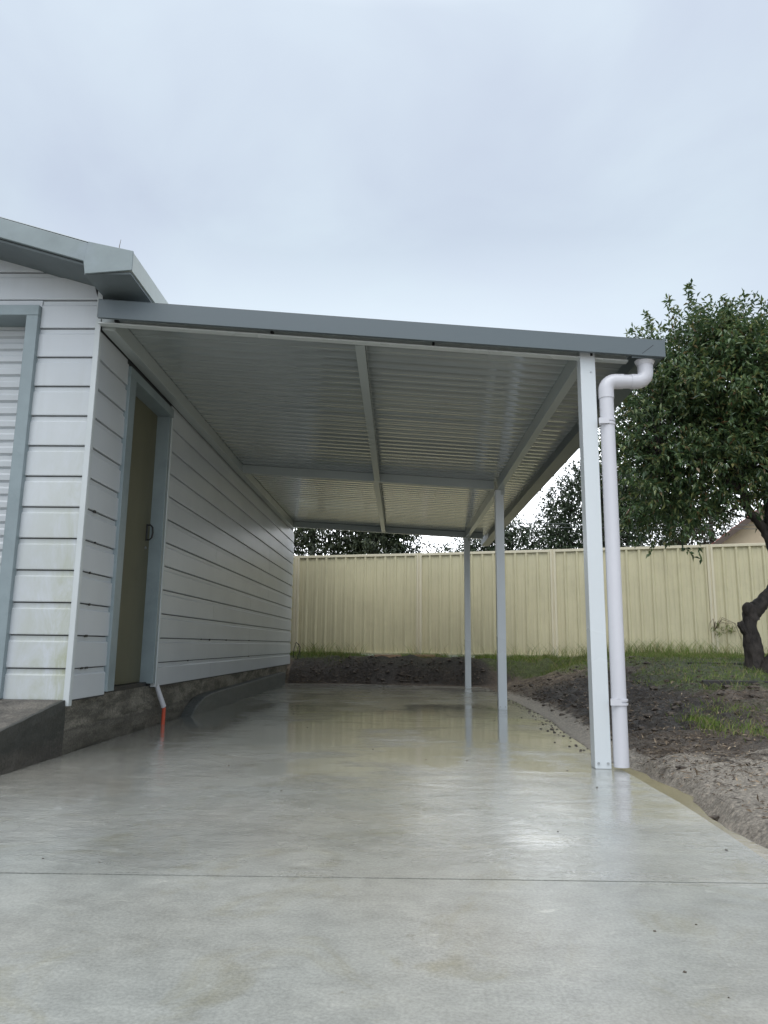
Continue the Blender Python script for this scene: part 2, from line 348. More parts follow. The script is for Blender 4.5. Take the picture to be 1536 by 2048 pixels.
def bark_mat(name, a, c):
    m, nt, b = new_mat(name)
    f = noise_tex(nt, coords(nt, (1, 1, 0.35)), 16, 8, 0.7, 0.4)
    L(nt, ramp(nt, f, [(0.35, a), (0.7, c)]).outputs['Color'], b.inputs['Base Color'])
    b.inputs['Roughness'].default_value = 0.75
    bump(nt, b, f, 0.8, 0.02)
    return m
M['bark'] = bark_mat('dark_rough_bark', (0.008, 0.006, 0.005), (0.055, 0.045, 0.038))
M['bark_gum'] = bark_mat('gum_bark', (0.03, 0.026, 0.022), (0.09, 0.08, 0.07))
M['bark_bare'] = bark_mat('bare_grey_bark', (0.16, 0.15, 0.14), (0.30, 0.28, 0.26))

# ------------------------------------------------------------------ mesh helpers
class MB:
    def __init__(s): s.v = []; s.f = []
    def add(s, vs, fs):
        o = len(s.v); s.v += [tuple(p) for p in vs]; s.f += [tuple(i + o for i in f) for f in fs]
    def box(s, x0, x1, y0, y1, z0, z1):
        s.add([(x0, y0, z0), (x1, y0, z0), (x1, y1, z0), (x0, y1, z0), (x0, y0, z1), (x1, y0, z1), (x1, y1, z1), (x0, y1, z1)],
              [(0, 3, 2, 1), (4, 5, 6, 7), (0, 1, 5, 4), (1, 2, 6, 5), (2, 3, 7, 6), (3, 0, 4, 7)])
    def hexa(s, p):   # 8 points, bottom ring then top ring
        s.add(p, [(0, 3, 2, 1), (4, 5, 6, 7), (0, 1, 5, 4), (1, 2, 6, 5), (2, 3, 7, 6), (3, 0, 4, 7)])
    def sweep(s, prof, A, B, up=(0, 0, 1), closed=True):
        """prof = (side, up) points; swept from A to B; side = dir x up."""
        A, B, up = V(A), V(B), V(up); d = (B - A).normalized(); sd = d.cross(up).normalized()
        n = len(prof)
        vs = [A + sd * a + up * b for a, b in prof] + [B + sd * a + up * b for a, b in prof]
        fs = [(i, (i + 1) % n, n + (i + 1) % n, n + i) for i in range(n if closed else n - 1)]
        if closed: fs += [tuple(range(n))[::-1], tuple(range(n, 2 * n))]
        s.add(vs, fs)
    def tube(s, pts, radii, seg=10, cap=True):
        pts = [V(p) for p in pts]; n = len(pts)
        if isinstance(radii, (int, float)): radii = [radii] * n
        ref = V((0.13, 0.31, 0.94)); vs = []; px = None
        for i, p in enumerate(pts):
            d = (pts[min(i + 1, n - 1)] - pts[max(i - 1, 0)]).normalized()
            if px is None: px = d.cross(ref if abs(d.dot(ref)) < 0.95 else V((1, 0, 0))).normalized()
            else: px = (px - d * px.dot(d)).normalized()
            py = d.cross(px)
            for k in range(seg):
                a = 2 * math.pi * k / seg
                vs.append(p + (px * math.cos(a) + py * math.sin(a)) * radii[i])
        fs = [(i * seg + k, i * seg + (k + 1) % seg, (i + 1) * seg + (k + 1) % seg, (i + 1) * seg + k) for i in range(n - 1) for k in range(seg)]
        if cap: fs += [tuple(range(seg))[::-1], tuple(range((n - 1) * seg, n * seg))]
        s.add(vs, fs)
    def build(s, name, mat, parent=None, base=None, smooth=False, bevel=0.0):
        me = bpy.data.meshes.new(name)
        b = V(base) if base else V((0, 0, 0))
        me.from_pydata([tuple(V(p) - b) for p in s.v], [], s.f); me.update()
        bm = bmesh.new(); bm.from_mesh(me); bmesh.ops.recalc_face_normals(bm, faces=bm.faces); bm.to_mesh(me); bm.free()
        o = bpy.data.objects.new(name, me); COL.objects.link(o)
        me.materials.append(mat)
        if base: o.location = b
        if smooth:
            me.polygons.foreach_set('use_smooth', [True] * len(me.polygons)); me.set_sharp_from_angle(angle=0.7)
        if bevel:
            md = o.modifiers.new('Bevel', 'BEVEL'); md.width = bevel; md.segments = 2; md.limit_method = 'ANGLE'; md.angle_limit = 0.6
        if parent is not None: hang(o, parent)
        return o

def world_loc(o):
    p = V((0, 0, 0))
    while o is not None: p = p + o.location; o = o.parent
    return p

def hang(o, parent):
    w = o.location.copy(); o.parent = parent; o.location = w - world_loc(parent)

def tag(o, label=None, cat=None, group=None, kind=None):
    if label: o['label'] = label
    if cat: o['category'] = cat
    if group: o['group'] = group
    if kind: o['kind'] = kind
    return o

def thing(name, loc, label, cat, group=None):
    o = bpy.data.objects.new(name, None); COL.objects.link(o); o.location = loc
    o.empty_display_size = 0.2
    return tag(o, label, cat, group)

def np_mesh(name, verts, faces_flat, fsize, mat, parent=None, smooth=False):
    me = bpy.data.meshes.new(name)
    nv = len(verts); nf = len(faces_flat) // fsize
    me.vertices.add(nv); me.vertices.foreach_set('co', np.asarray(verts, np.float32).ravel())
    me.loops.add(nf * fsize); me.loops.foreach_set('vertex_index', np.asarray(faces_flat, np.int32))
    me.polygons.add(nf)
    me.polygons.foreach_set('loop_start', np.arange(0, nf * fsize, fsize, dtype=np.int32))
    me.polygons.foreach_set('loop_total', np.full(nf, fsize, np.int32))
    if smooth: me.polygons.foreach_set('use_smooth', np.ones(nf, bool))
    me.update(calc_edges=True); me.validate()
    me.materials.append(mat)
    o = bpy.data.objects.new(name, me); COL.objects.link(o)
    if parent is not None: hang(o, parent)
    return o

def lerp(a, b, t): return a + (b - a) * t
def sstep(a, b, x):
    t = max(0.0, min(1.0, (x - a) / (b - a))); return t * t * (3 - 2 * t)

# ------------------------------------------------------------------ ground
FP = [(-9.0, 15.9), (-6.6, 15.2), (-4.28, 14.45), (-1.98, 13.86), (0.30, 13.28), (2.55, 12.60), (4.88, 11.84), (7.15, 11.10), (9.4, 10.35), (11.7, 9.6)]
def fence_y(x):
    for (xa, ya), (xb, yb) in zip(FP, FP[1:]):
        if x <= xb: return lerp(ya, yb, (x - xa) / (xb - xa))
    return FP[-1][1]
EDGE = [(-6, 0.75), (1.5, 1.05), (2.4, 1.105), (2.6, 1.125), (2.97, 1.144), (3.4, 1.156), (4.1, 1.156), (4.83, 1.175), (5.9, 1.22), (6.7, 1.29), (7.7, 1.31), (11.7, 1.31), (14, 1.31)]
def edge_x(y):
    for (ya, xa), (yb, xb) in zip(EDGE, EDGE[1:]):
        if y <= yb: return lerp(xa, xb, max(0, (y - ya) / (yb - ya)))
    return 1.3
def back_y(x): return 12.22 - 0.19 * max(0.0, x + 0.5)
def nz(x, y, s, seed=0.0): return noise.noise(V((x * s, y * s, seed)))
def ground_z(x, y):
    r = x - edge_x(y); b = y - back_y(x)
    wob = 0.10 * nz(x, y, 2.1, 3.0)
    zr = 0.46 * sstep(2.6, 10.0, y) * sstep(0.0, 2.1, r + wob) + 0.03 * sstep(0.10, 0.5, r)
    zb = 0.425 * sstep(-0.02, 0.55 + 0.35 * sstep(-0.6, -1.6, x), b + wob * 0.8)
    z = max(zr, zb)
    if x < -1.7 and y < 12.0: z = -0.03 if x > -7.5 else 0.2
    inside = min(-r, -b)                       # > 0 under the slab
    if inside > 0: return -0.06 if inside > 0.03 else lerp(z - 0.02, -0.06, inside / 0.03)
    # trench that holds the brown puddle beside the slab
    if 2.0 < y < 4.6 and 0 <= r < 0.32:
        z -= 0.075 * sstep(0.20, 0.10, r - 0.06 * sstep(3.1, 3.5, y) + 0.03 * nz(x, y, 5)) * sstep(1.8, 2.3, y) * sstep(4.7, 4.25, y)
    rough = 0.030 if z > 0.02 else 0.012
    d = sstep(0.0, 0.3, max(r, b))
    z += d * (rough * nz(x, y, 4.5, 1) + 0.022 * nz(x, y, 11, 2) + 0.012 * abs(nz(x, y, 26, 5)))
    # ploughed dark clods around the middle of the yard edge
    clod = sstep(4.6, 6.0, y) * sstep(11.5, 9.5, y) * sstep(0.15, 0.4, r) * sstep(2.6, 1.2, r)
    z += clod * (0.05 * abs(nz(x, y, 6.5, 8)) + 0.03 * abs(nz(x, y, 17, 9)))
    cb = sstep(0.0, 0.2, b) * sstep(0.9, 0.5, b) * sstep(1.5, 0.8, x)
    z += cb * (0.06 * nz(x, y, 3.7, 12) + 0.035 * abs(nz(x, y, 13, 14)))
    return z
def cover(x, y):
    r = x - edge_x(y); b = y - back_y(x)
    sand = max(sstep(0.36, 0.12, r) * sstep(12.0, 8.5, y) if r > -0.1 else 0,
               sstep(5.4, 3.4, y) * 0.85 * sstep(-0.1, 0.1, r))
    if b > -0.05 and x < 1.2: sand = max(0.0, 0.25 * sstep(0.25, 0.05, b))
    fy = fence_y(x); df = fy - y
    gr = sstep(1.15, 0.55, df + 0.25 * nz(x, y, 1.3, 21)) if y < fy else 1.0
    if x > 1.9:
        gr = max(gr, sstep(2.0, 3.2, x + 0.5 * nz(x, y, 0.9, 31) + 0.12 * (y - 8)) * sstep(6.0, 7.2, y) * 0.9)
        gr = max(gr, 0.45 * sstep(0.05, 0.35, nz(x, y, 1.1, 41)) * sstep(4.4, 5.2, y) * sstep(1.9, 2.3, x))
    if y > fy + 0.3: gr = 0.9
    blk = max(sstep(-0.05, 0.10, b) * sstep(0.95, 0.55, b) * sstep(1.9, 1.0, x) * (1.0 if x > -1.9 else 0),
              0.75 * sstep(0.16, 0.40, r + 0.12 * nz(x, y, 2.2, 51)) * sstep(1.9, 1.0, r) * sstep(4.6, 5.6, y) * sstep(11.0, 9.0, y))
    return sand, min(1, gr), blk

def axis(segs):
    out = []
    for a, b, st in segs:
        n = max(1, round((b - a) / st)); out += [a + (b - a) * i / n for i in range(n)]
    out.append(segs[-1][1]); return out
xs = axis([(-420, -60, 40), (-60, -12, 6), (-12, -2.4, 0.4), (-2.4, 1.05, 0.07), (1.05, 3.4, 0.026), (3.4, 6.5, 0.06), (6.5, 14, 0.4), (14, 60, 5), (60, 420, 40)])
ys = axis([(-60, -2, 8), (-2, 1.8, 0.25), (1.8, 9.0, 0.03), (9.0, 12.0, 0.04), (12.0, 13.4, 0.03), (13.4, 16, 0.12), (16, 60, 4), (60, 900, 60)])
verts = []; cov = []
for y in ys:
    for x in xs:
        verts.append((x, y, ground_z(x, y))); cov.append(cover(x, y))
nx_, ny_ = len(xs), len(ys)
ii = np.arange((nx_ - 1) * (ny_ - 1)); r_ = ii // (nx_ - 1); c_ = ii % (nx_ - 1)
q0 = r_ * nx_ + c_
faces = np.stack([q0, q0 + 1, q0 + nx_ + 1, q0 + nx_], 1).ravel()
ground = np_mesh('ground', np.array(verts), faces, 4, M['ground'], smooth=True)
ca = ground.data.color_attributes.new('cover', 'FLOAT_COLOR', 'POINT')
buf = np.ones((len(verts), 4), np.float32); buf[:, :3] = np.array(cov)
ca.data.foreach_set('color', buf.ravel())
tag(ground, 'muddy yard of churned dark soil and pale wet sand around the slab', kind='structure')

# ------------------------------------------------------------------ slab, ramp, kerb, puddle
m = MB()
def slab_piece(y0, y1, x_left=-1.91):
    n = max(1, int((y1 - y0) / 0.3)); pts = [(x_left, y0)]
    right = [(edge_x(lerp(y0, y1, i / n)) + 0.006 * nz(i, y0, 1.3), lerp(y0, y1, i / n)) for i in range(n + 1)]
    poly = pts + right + [(x_left, y1)]
    k = len(poly)
    top = [(x, y, 0.0) for x, y in poly]; bot = [(x, y, -0.12) for x, y in poly]
    m.add(top + bot, [tuple(range(k)), tuple(range(k, 2 * k))[::-1]] + [(i, k + i, k + (i + 1) % k, (i + 1) % k) for i in range(k)])
J1 = 2.175
def slab_seg(pl, pr0, pr1, pl1):
    top = [pl, pr0, pr1, pl1]
    m.hexa([(x, y, -0.12) for x, y in top] + [(x, y, 0.0) for x, y in top])
# near bay, then the carport bays beyond the saw-cut joint
slab_seg((-9, -3), (0.84, -3), (edge_x(J1), J1 + 0.020), (-9, J1 - 0.19))
m2 = m; m = MB()
yl, yr = J1 - 0.03, J1 + 0.026
n = 36
right = [(edge_x(lerp(yr, 11.85, i / n)) + 0.008 * nz(i * 0.7, 0, 1.3), lerp(yr, 11.85, i / n)) for i in range(n + 1)]
poly = [(-1.905, yl)] + right + [(0.2, 12.12), (-0.6, 12.24), (-1.905, 12.2)]
k = len(poly)
m.add([(x, y, 0.0) for x, y in poly] + [(x, y, -0.12) for x, y in poly],
      [tuple(range(k)), tuple(range(k, 2 * k))[::-1]] + [(i, k + i, k + (i + 1) % k, (i + 1) % k) for i in range(k)])
m.add(m2.v, m2.f)
slab = m.build('concrete_slab', M['slab'])
tag(slab, 'wet pale grey concrete carport slab with a saw cut joint', kind='structure')
m = MB(); m.hexa([(-1.9, J1 - 0.05, -0.05), (1.085, J1 + 0.008, -0.05), (1.085, J1 + 0.032, -0.05), (-1.9, J1 - 0.02, -0.05)] + [(-1.9, J1 - 0.05, -0.006), (1.085, J1 + 0.008, -0.006), (1.085, J1 + 0.032, -0.006), (-1.9, J1 - 0.02, -0.006)])
tag(m.build('slab_joint', M['joint']), 'dark saw cut joint line across the slab', kind='structure')

m = MB()   # sloping concrete ramp up to the roller door
n = 60; nk = 7; vs = []; fs = []
for i in range(n + 1):
    y = lerp(2.25, 4.258, i / n); zt_ = lerp(0.004, 0.302, i / n)
    for k in range(nk + 1):
        z = lerp(-0.06, zt_, k / nk)
        d = 0.007 * nz(y, z * 2, 4, 70) + 0.005 * nz(y, z, 15, 71) - (0.012 * abs(nz(y, 1, 5, 72)) + 0.005 if k == nk else 0.0)
        vs.append((-1.898 + d, y, z - (0.004 * abs(nz(y, 2, 9, 73)) if k == nk else 0)))
fs = [(i * (nk + 1) + k, (i + 1) * (nk + 1) + k, (i + 1) * (nk + 1) + k + 1, i * (nk + 1) + k + 1) for i in range(n) for k in range(nk)]
o0 = len(vs); cols_ = [-1.96, -2.1, -2.4, -3.0, -6.0]
for i in range(n + 1):
    y = lerp(2.25, 4.258, i / n); zt_ = lerp(0.004, 0.302, i / n)
    for x in cols_: vs.append((x, y, zt_ + 0.004 * nz(x, y, 2.5, 75)))
nc = len(cols_)
for i in range(n):
    a0, a1 = i * (nk + 1) + nk, (i + 1) * (nk + 1) + nk
    fs.append((a0, a1, o0 + (i + 1) * nc, o0 + i * nc))
    for c in range(nc - 1): fs.append((o0 + i * nc + c, o0 + (i + 1) * nc + c, o0 + (i + 1) * nc + c + 1, o0 + i * nc + c + 1))
fs.append(tuple(n * (nk + 1) + k for k in range(nk + 1)) + tuple(o0 + n * nc + c for c in range(nc)))
m.add(vs, fs)
tag(m.build('concrete_ramp', M['ramp']), 'dark weathered concrete ramp sloping up to the roller door', kind='structure')

m = MB()   # dark kerb poured against the footing
P = [(6.55, 0.0), (6.72, 0.075), (6.98, 0.140), (7.30, 0.158), (11.75, 0.195), (11.75, 0.0)]
vs = [(-1.82, y, z - 0.01 * (z == 0)) for y, z in P] + [(-1.925, y, z - 0.01 * (z == 0)) for y, z in P]
n = len(P)
m.add(vs, [tuple(range(n)), tuple(range(n, 2 * n))[::-1]] + [(i, n + i, n + (i + 1) % n, (i + 1) % n) for i in range(n)])
tag(m.build('concrete_kerb', M['kerb'], bevel=0.01), 'dark smooth concrete kerb along the foot of the shed wall', kind='structure')

m = MB()
pn = 60; a_ = []; b_ = []
for i in range(pn + 1):
    y = lerp(2.0, 4.42, i / pn); e = edge_x(y)
    w = np.interp(y, [2.0, 2.3, 2.65, 2.9, 3.2, 3.47, 3.77, 4.2, 4.36, 4.45], [0.05, 0.10, 0.095, 0.06, 0.085, 0.15, 0.135, 0.135, 0.11, 0.0]) * (1 + 0.25 * nz(0.1, y, 7))
    a_.append((e - 0.004, y, -0.016)); b_.append((e + w * 0.8, y, -0.016))
m.add(a_ + b_, [(i, pn + 1 + i, pn + 2 + i, i + 1) for i in range(pn)])
tag(m.build('puddle', M['puddle']), 'brown puddle lying in the trench beside the slab', kind='structure')

# ------------------------------------------------------------------ shed
WX = -1.89; FY = 4.27; BY = 12.66
shed = thing('shed', (-4.2, 8.2, 0), 'white weatherboard shed with grey trim, roller door and olive side door', 'shed')
def board_profile(z0, h=0.188):
    """outline (depth outward, z) of one board: lip, face, bevel, recess"""
    return [(0.0, z0), (0.018, z0 + 0.001), (0.019, z0 + 0.006), (0.017, z0 + h - 0.042), (0.007, z0 + h - 0.033), (0.007, z0 + h - 0.0065), (0.0, z0 + h - 0.0065)]
ZB = [0.300] + [0.478 + 0.188 * i for i in range(15)]
# side wall (faces +x)
sw = MB()
def side_board(y0, y1, z0, h):
    pr = board_profile(z0, h); n = len(pr)
    vs = [(WX - 0.018 + d, y0, z) for d, z in pr] + [(WX - 0.018 + d, y1, z) for d, z in pr]
    sw.add(vs, [(i, (i + 1) % n, n + (i + 1) % n, n + i) for i in range(n)] + [tuple(range(n))[::-1], tuple(range(n, 2 * n))])
for i, z0 in enumerate(ZB):
    if z0 > 2.5: break
    h = (0.478 - 0.300) if i == 0 else 0.188
    if z0 + h > 2.56: h = 2.56 - z0
    side_board(4.30, 4.775, z0, h)
    jy = 9.2 if i in (1, 2, 4) else (7.4 if i % 3 == 0 else 10.4)
    side_board(5.765, jy - 0.0015, z0, h); side_board(jy + 0.0015, BY, z0, h)
sw.build('side_wall', M['clad_side'], shed, bevel=0)
bk = MB(); bk.box(WX - 0.10, WX - 0.0185, 4.29, 4.82, 0.29, 2.75); bk.box(WX - 0.10, WX - 0.0185, 5.745, BY - 0.003, 0.29, 2.75); bk.box(WX - 0.10, WX - 0.0185, 4.82, 5.745, 2.44, 2.75)
bk.build('wall_backing', M['clad_gap'], shed)
# front wall (faces -y)
fw = MB(); AXR = -4.2
def front_board(x0, x1, z0, h):
    pr = board_profile(z0, h); n = len(pr)
    def cl_(x, z):
        t = max(0.0, (z - 2.86) / 0.285)
        return min(x, WX - t) if x > AXR else max(x, 2 * AXR - WX + t)
    vs = [(cl_(x0, z), FY + 0.018 - d, z) for d, z in pr] + [(cl_(x1, z), FY + 0.018 - d, z) for d, z in pr]
    fw.add(vs, [(i, (i + 1) % n, n + (i + 1) % n, n + i) for i in range(n)] + [tuple(range(n))[::-1], tuple(range(n, 2 * n))])
for i, z0 in enumerate([ZB[0]] + [0.478 + 0.188 * k for k in range(0, 17)]):
    h = (0.478 - 0.300) if i == 0 else 0.188
    if z0 < 2.5:
        front_board(-2.272, -1.919, z0, h); front_board(-6.5, -5.6, z0, h)
    elif z0 < 2.7:
        front_board(-2.266, -1.919, z0, h)
        fw.box(-6.5, -2.267, FY, FY + 0.017, 2.686, z0 + h - 0.007)
    elif z0 < 3.35: front_board(-6.5, -1.919 if z0 < 2.75 else WX, z0, min(h, 3.46 - z0))
fw.build('front_wall', M['clad_front'], shed)
fb = MB()
fb.add([(-2.33, FY + 0.0185, .29), (-1.95, FY + 0.0185, .29), (-1.95, FY + 0.0185, 2.80), (-4.2, FY + 0.0185, 3.40), (-6.45, FY + 0.0185, 2.80), (-6.45, FY + 0.0185, 0.29), (-5.5, FY + 0.0185, 0.29), (-5.5, FY + 0.0185, 2.64), (-2.33, FY + 0.0185, 2.64)], [tuple(range(9))])
fb.box(-6.5, -6.4, 4.3, BY, 0.29, 2.75); fb.box(-6.4, WX - 0.1, BY - 0.1, BY - 0.003, 0.29, 2.75)
fb.build('wall_lining', M['clad_gap'], shed)
ct = MB(); ct.box(-1.920, WX + 0.004, FY - 0.006, FY + 0.002, 0.268, 2.79); ct.box(WX - 0.004, WX + 0.0045, FY + 0.002, FY + 0.035, 0.268, 2.52)
ct.build('corner_trim', M['trim_white'], shed, bevel=0.002)
fo = MB()
ny2 = 240; nz2 = 9; vs = []; fs = []
for i in range(ny2 + 1):
    y = lerp(4.262, BY - 0.02, i / ny2)
    for k in range(nz2 + 1):
        z = lerp(-0.08, 0.302, k / nz2)
        d = 0.010 * nz(y, z * 3, 3.1, 90) + 0.008 * nz(y, z, 13, 91) + (0.012 if z < 0.12 + 0.02 * nz(y, 0, 1.7, 92) else 0.0)
        if y < 4.34: d -= 0.012 * abs(nz(y * 3, z, 12, 93))        # broken arris beside the ramp
        vs.append((-1.932 + d, y, z))
fs = [(i * (nz2 + 1) + k, (i + 1) * (nz2 + 1) + k, (i + 1) * (nz2 + 1) + k + 1, i * (nz2 + 1) + k + 1) for i in range(ny2) for k in range(nz2)]
o0 = len(vs)
vs += [(-1.99, 4.262, -0.08), (-1.99, BY - .02, -0.08), (-1.99, BY - .02, 0.302), (-1.99, 4.262, 0.302)]
top = [i * (nz2 + 1) + nz2 for i in range(ny2 + 1)]
fs += [tuple(top) + (o0 + 2, o0 + 3)]
fo.add(vs, fs)
fo.box(-6.4, -1.99, 4.30, 4.4, -0.1, 0.298)
fo.build('foundation', M['foundation'], shed)

# roller door in the front wall
rd = MB()
z = 0.31; prof = []
while z < 2.64:
    prof += [(0.0, z), (0.010, z + 0.008), (0.012, z + 0.040), (0.004, z + 0.052), (0.006, z + 0.076), (-0.006, z + 0.080)]
    z += 0.086
for (d0, z0), (d1, z1) in zip(prof, prof[1:]):
    rd.add([(-5.55, 4.42 - d0, z0), (-2.32, 4.42 - d0, z0), (-2.32, 4.42 - d1, z1), (-5.55, 4.42 - d1, z1)], [(0, 1, 2, 3)])
roller = rd.build('roller_door', M['roller'], shed)
rf = MB(); rf.box(-2.342, -2.268, 4.235, 4.50, 0.305, 2.616); rf.box(-5.57, -2.268, 4.235, 4.50, 2.617, 2.684); rf.box(-5.57, -5.50, 4.235, 4.50, 0.305, 2.616)
rf.build('door_frame', M['trim_grey'], roller, bevel=0.003)
# side door
sd = MB(); sd.box(-2.030, -1.985, 4.885, 5.685, 0.335, 2.425)
door = sd.build('side_door', M['door'], shed, bevel=0.002)
df = MB()
df.box(-2.06, WX + 0.020, 4.772, 4.885, 0.318, 2.425); df.box(-2.06, WX + 0.006, 5.685, 5.735, 0.322, 2.425); df.box(-2.06, WX + 0.020, 4.772, 5.735, 2.426, 2.492)
df.build('door_frame', M['trim_grey'], door, bevel=0.003)
jt = MB(); jt.box(WX - 0.03, WX + 0.012, 5.737, 5.763, 0.295, 2.425)
jt.build('door_trim', M['trim_white'], door, bevel=0.002)
hd = MB()
hd.tube([(-1.985, 5.61, 1.520), (-1.958, 5.61, 1.524), (-1.940, 5.612, 1.505), (-1.936, 5.612, 1.465), (-1.942, 5.612, 1.425), (-1.960, 5.61, 1.408), (-1.985, 5.61, 1.410)], 0.0065, 8)
hd.box(-1.985, -1.979, 5.598, 5.622, 1.40, 1.53)
hd.build('handle', M['dark_metal'], door)
lk = MB(); lk.tube([(-1.986, 5.60, 1.345), (-1.977, 5.60, 1.345)], 0.011, 12); lk.build('lock', M['zinc'], door)
th = MB(); th.box(-2.02, -1.935, 4.886, 5.684, 0.304, 0.333); th.build('threshold', M['dark_metal'], door)

# shed roof: barge, soffit, gutter, sheets
AX = -4.2   # ridge
def slope_z(x, z_at): return z_at + (-1.853 - x) * 0.300
bg = MB()
def barge(xa, xb, za_t, zb_t, za_b, zb_b, y0=3.95, y1=3.975):
    bg.hexa([(xa, y0, za_b), (xb, y0, zb_b), (xb, y1, zb_b), (xa, y1, za_b), (xa, y0, za_t), (xb, y0, zb_t), (xb, y1, zb_t), (xa, y1, za_t)])
zt = slope_z(AX, 2.935)
barge(AX, -1.862, zt, 2.935, zt - 0.132, 2.815)
barge(-6.9, AX - 0.001, zt - 0.81, zt, zt - 0.94, zt - 0.132)
bg.build('barge_board', M['eave_grey'], shed, bevel=0.003)
so = MB()
so.hexa([(AX, 3.976, zt - 0.150), (-1.87, 3.976, 2.800), (-1.87, 4.30, 2.800), (AX, 4.30, zt - 0.150), (AX, 3.976, zt - 0.135), (-1.87, 3.976, 2.815), (-1.87, 4.30, 2.815), (AX, 4.30, zt - 0.135)])
so.box(-1.872, -1.598, 3.958, BY + 0.2, 2.738, 2.752)
so.build('soffit', M['soffit'], shed)
ec = MB()
pts = [(-1.856, 2.938), (-1.587, 2.877), (-1.587, 2.757), (-1.862, 2.735), (-1.876, 2.815)]
n = len(pts)
ec.add([(x, 3.940, z) for x, z in pts] + [(x, 3.952, z) for x, z in pts], [tuple(range(n)), tuple(range(n, 2 * n))[::-1]] + [(i, (i + 1) % n, n + (i + 1) % n, n + i) for i in range(n)])
ec.build('eave_end_cap', M['eave_grey'], shed, bevel=0.002)
gt = MB()
pr = [(-1.715, 2.757), (-1.589, 2.757), (-1.589, 2.872), (-1.600, 2.877), (-1.603, 2.868), (-1.598, 2.866), (-1.598, 2.766), (-1.706, 2.766), (-1.706, 2.88), (-1.715, 2.88)]
n = len(pr)
gt.add([(x, 3.953, z) for x, z in pr] + [(x, BY + 0.25, z) for x, z in pr], [tuple(range(n)), tuple(range(n, 2 * n))[::-1]] + [(i, (i + 1) % n, n + (i + 1) % n, n + i) for i in range(n)])
gt.build('gutter', M['gutter_skylit'], shed)
rs = MB()
def roof_sheet(xa, za, xb, zb):
    y = 3.962; pr = []
    while y < BY + 0.2:
        pr += [(y, 0.0), (y + 0.02, 0.014), (y + 0.04, 0.0)]; y += 0.076
    n = len(pr)
    vs = [(xa, y, za + d) for y, d in pr] + [(xb, y, zb + d) for y, d in pr]
    rs.add(vs, [(i, i + 1, n + i + 1, n + i) for i in range(n - 1)])
roof_sheet(AX, zt + 0.005, -1.64, 2.878); roof_sheet(-6.9, zt - 0.805, AX, zt + 0.005)
rs.build('roof', M['roof_sheet'], shed)
tw = MB(); tw.tube([(-1.68, 3.97, 2.86), (-1.683, 3.97, 2.92), (-1.676, 3.968, 2.965)], [0.003, 0.002, 0.001], 5)
tag(tw.build('grass_stalk', M['straw']), 'thin dry stalk sticking up from the corner of the shed gutter', 'stalk')
# rusted nail and gap marks along the lower boards
rn = MB()
for y, zi in [(4.40, 1), (4.46, 1), (4.42, 2), (4.44, 3), (4.41, 4), (4.45, 5), (4.40, 6), (7.0, 2), (7.3, 2), (8.0, 2), (9.2, 2), (9.2, 1), (6.6, 1)]:
    z0 = ZB[zi]; rn.box(WX - 0.004, WX + 0.0018, y, y + random.uniform(0.015, 0.05), z0 - 0.008 - random.uniform(0, .006), z0 + 0.0035)
o = rn.build('rust_marks', M['dark_metal'], shed)
tag(o, 'dark rust marks along the lower board edges', kind='stuff')

# conduit below the side wall
cp = thing('conduit_pipe', (-1.87, 5.93, 0), 'white sleeve over a thin orange pipe below the side door wall', 'pipe')
c1 = MB(); c1.tube([(-1.905, 5.83, 0.31), (-1.868, 5.93, 0.135)], [0.018, 0.020], 14); c1.build('sleeve', M['pvc'], cp, smooth=True)
c2 = MB(); c2.tube([(-1.873, 5.925, 0.15), (-1.866, 5.935, 0.12), (-1.868, 5.94, -0.02)], 0.0145, 12); c2.build('orange_pipe', M['orange_pvc'], cp, smooth=True)

# ------------------------------------------------------------------ carport
carport = thing('carport', (0, 8, 0), 'new white steel carport with grey edging leaning on the shed', 'carport')
# three cross frames: bottom-of-beam points at the wall and at the posts
LB = [V((-1.86, 4.24, 2.560)), V((-1.86, 8.05, 2.517)), V((-1.86, 12.02, 2.534))]
RB = [V((1.00, 4.12, 2.293)), V((0.97, 7.74, 2.275)), V((0.945, 11.50, 2.300))]
BH = 0.092
def frame_pt(y):       # interpolate the two lines of end points along the carport
    ts = [4.18, 7.9, 11.75]
    if y <= ts[1]: t = (y - ts[0]) / (ts[1] - ts[0]); return lerp(LB[0], LB[1], t), lerp(RB[0], RB[1], t)
    t = (y - ts[1]) / (ts[2] - ts[1]); return lerp(LB[1], LB[2], t), lerp(RB[1], RB[2], t)
def plane(u, y, dz=0.0):
    l, r = frame_pt(y); p = lerp(l, r, u); return V((p.x, p.y, p.z + dz))
# ribbed roof sheets
cs = MB(); ya, yb = 4.175, 11.95
top = []; y = ya; i = 0
prof = []
while y < yb:
    amp = 0.0011 * (1 + 0.5 * nz(y, 0.0, 7.3)); tl = 0.002 * nz(y, 3.0, 2.1)
    prof += [(y + 0.125 * j / 12, tl + amp - amp * math.cos(2 * math.pi * j / 11)) for j in range(11)] + [(y + 0.125 * 10.6 / 12, 0.0045), (y + 0.125 * 11.3 / 12, 0.0045)]
    y += 0.125
us = [-0.008, 1.132]
n = len(prof)
vs = []
for u in us:
    for yy, d in prof: vs.append(plane(u, yy, BH + 0.002 + d))
vs2 = [p + V((0, 0, 0.0025)) for p in vs]
nn = len(vs)
fs = [(i, i + 1, n + i + 1, n + i) for i in range(n - 1)]
cs.add(vs + vs2, fs + [tuple(nn + j for j in f[::-1]) for f in fs])
cs.build('roof_sheet', M['ceiling'], carport, smooth=True)

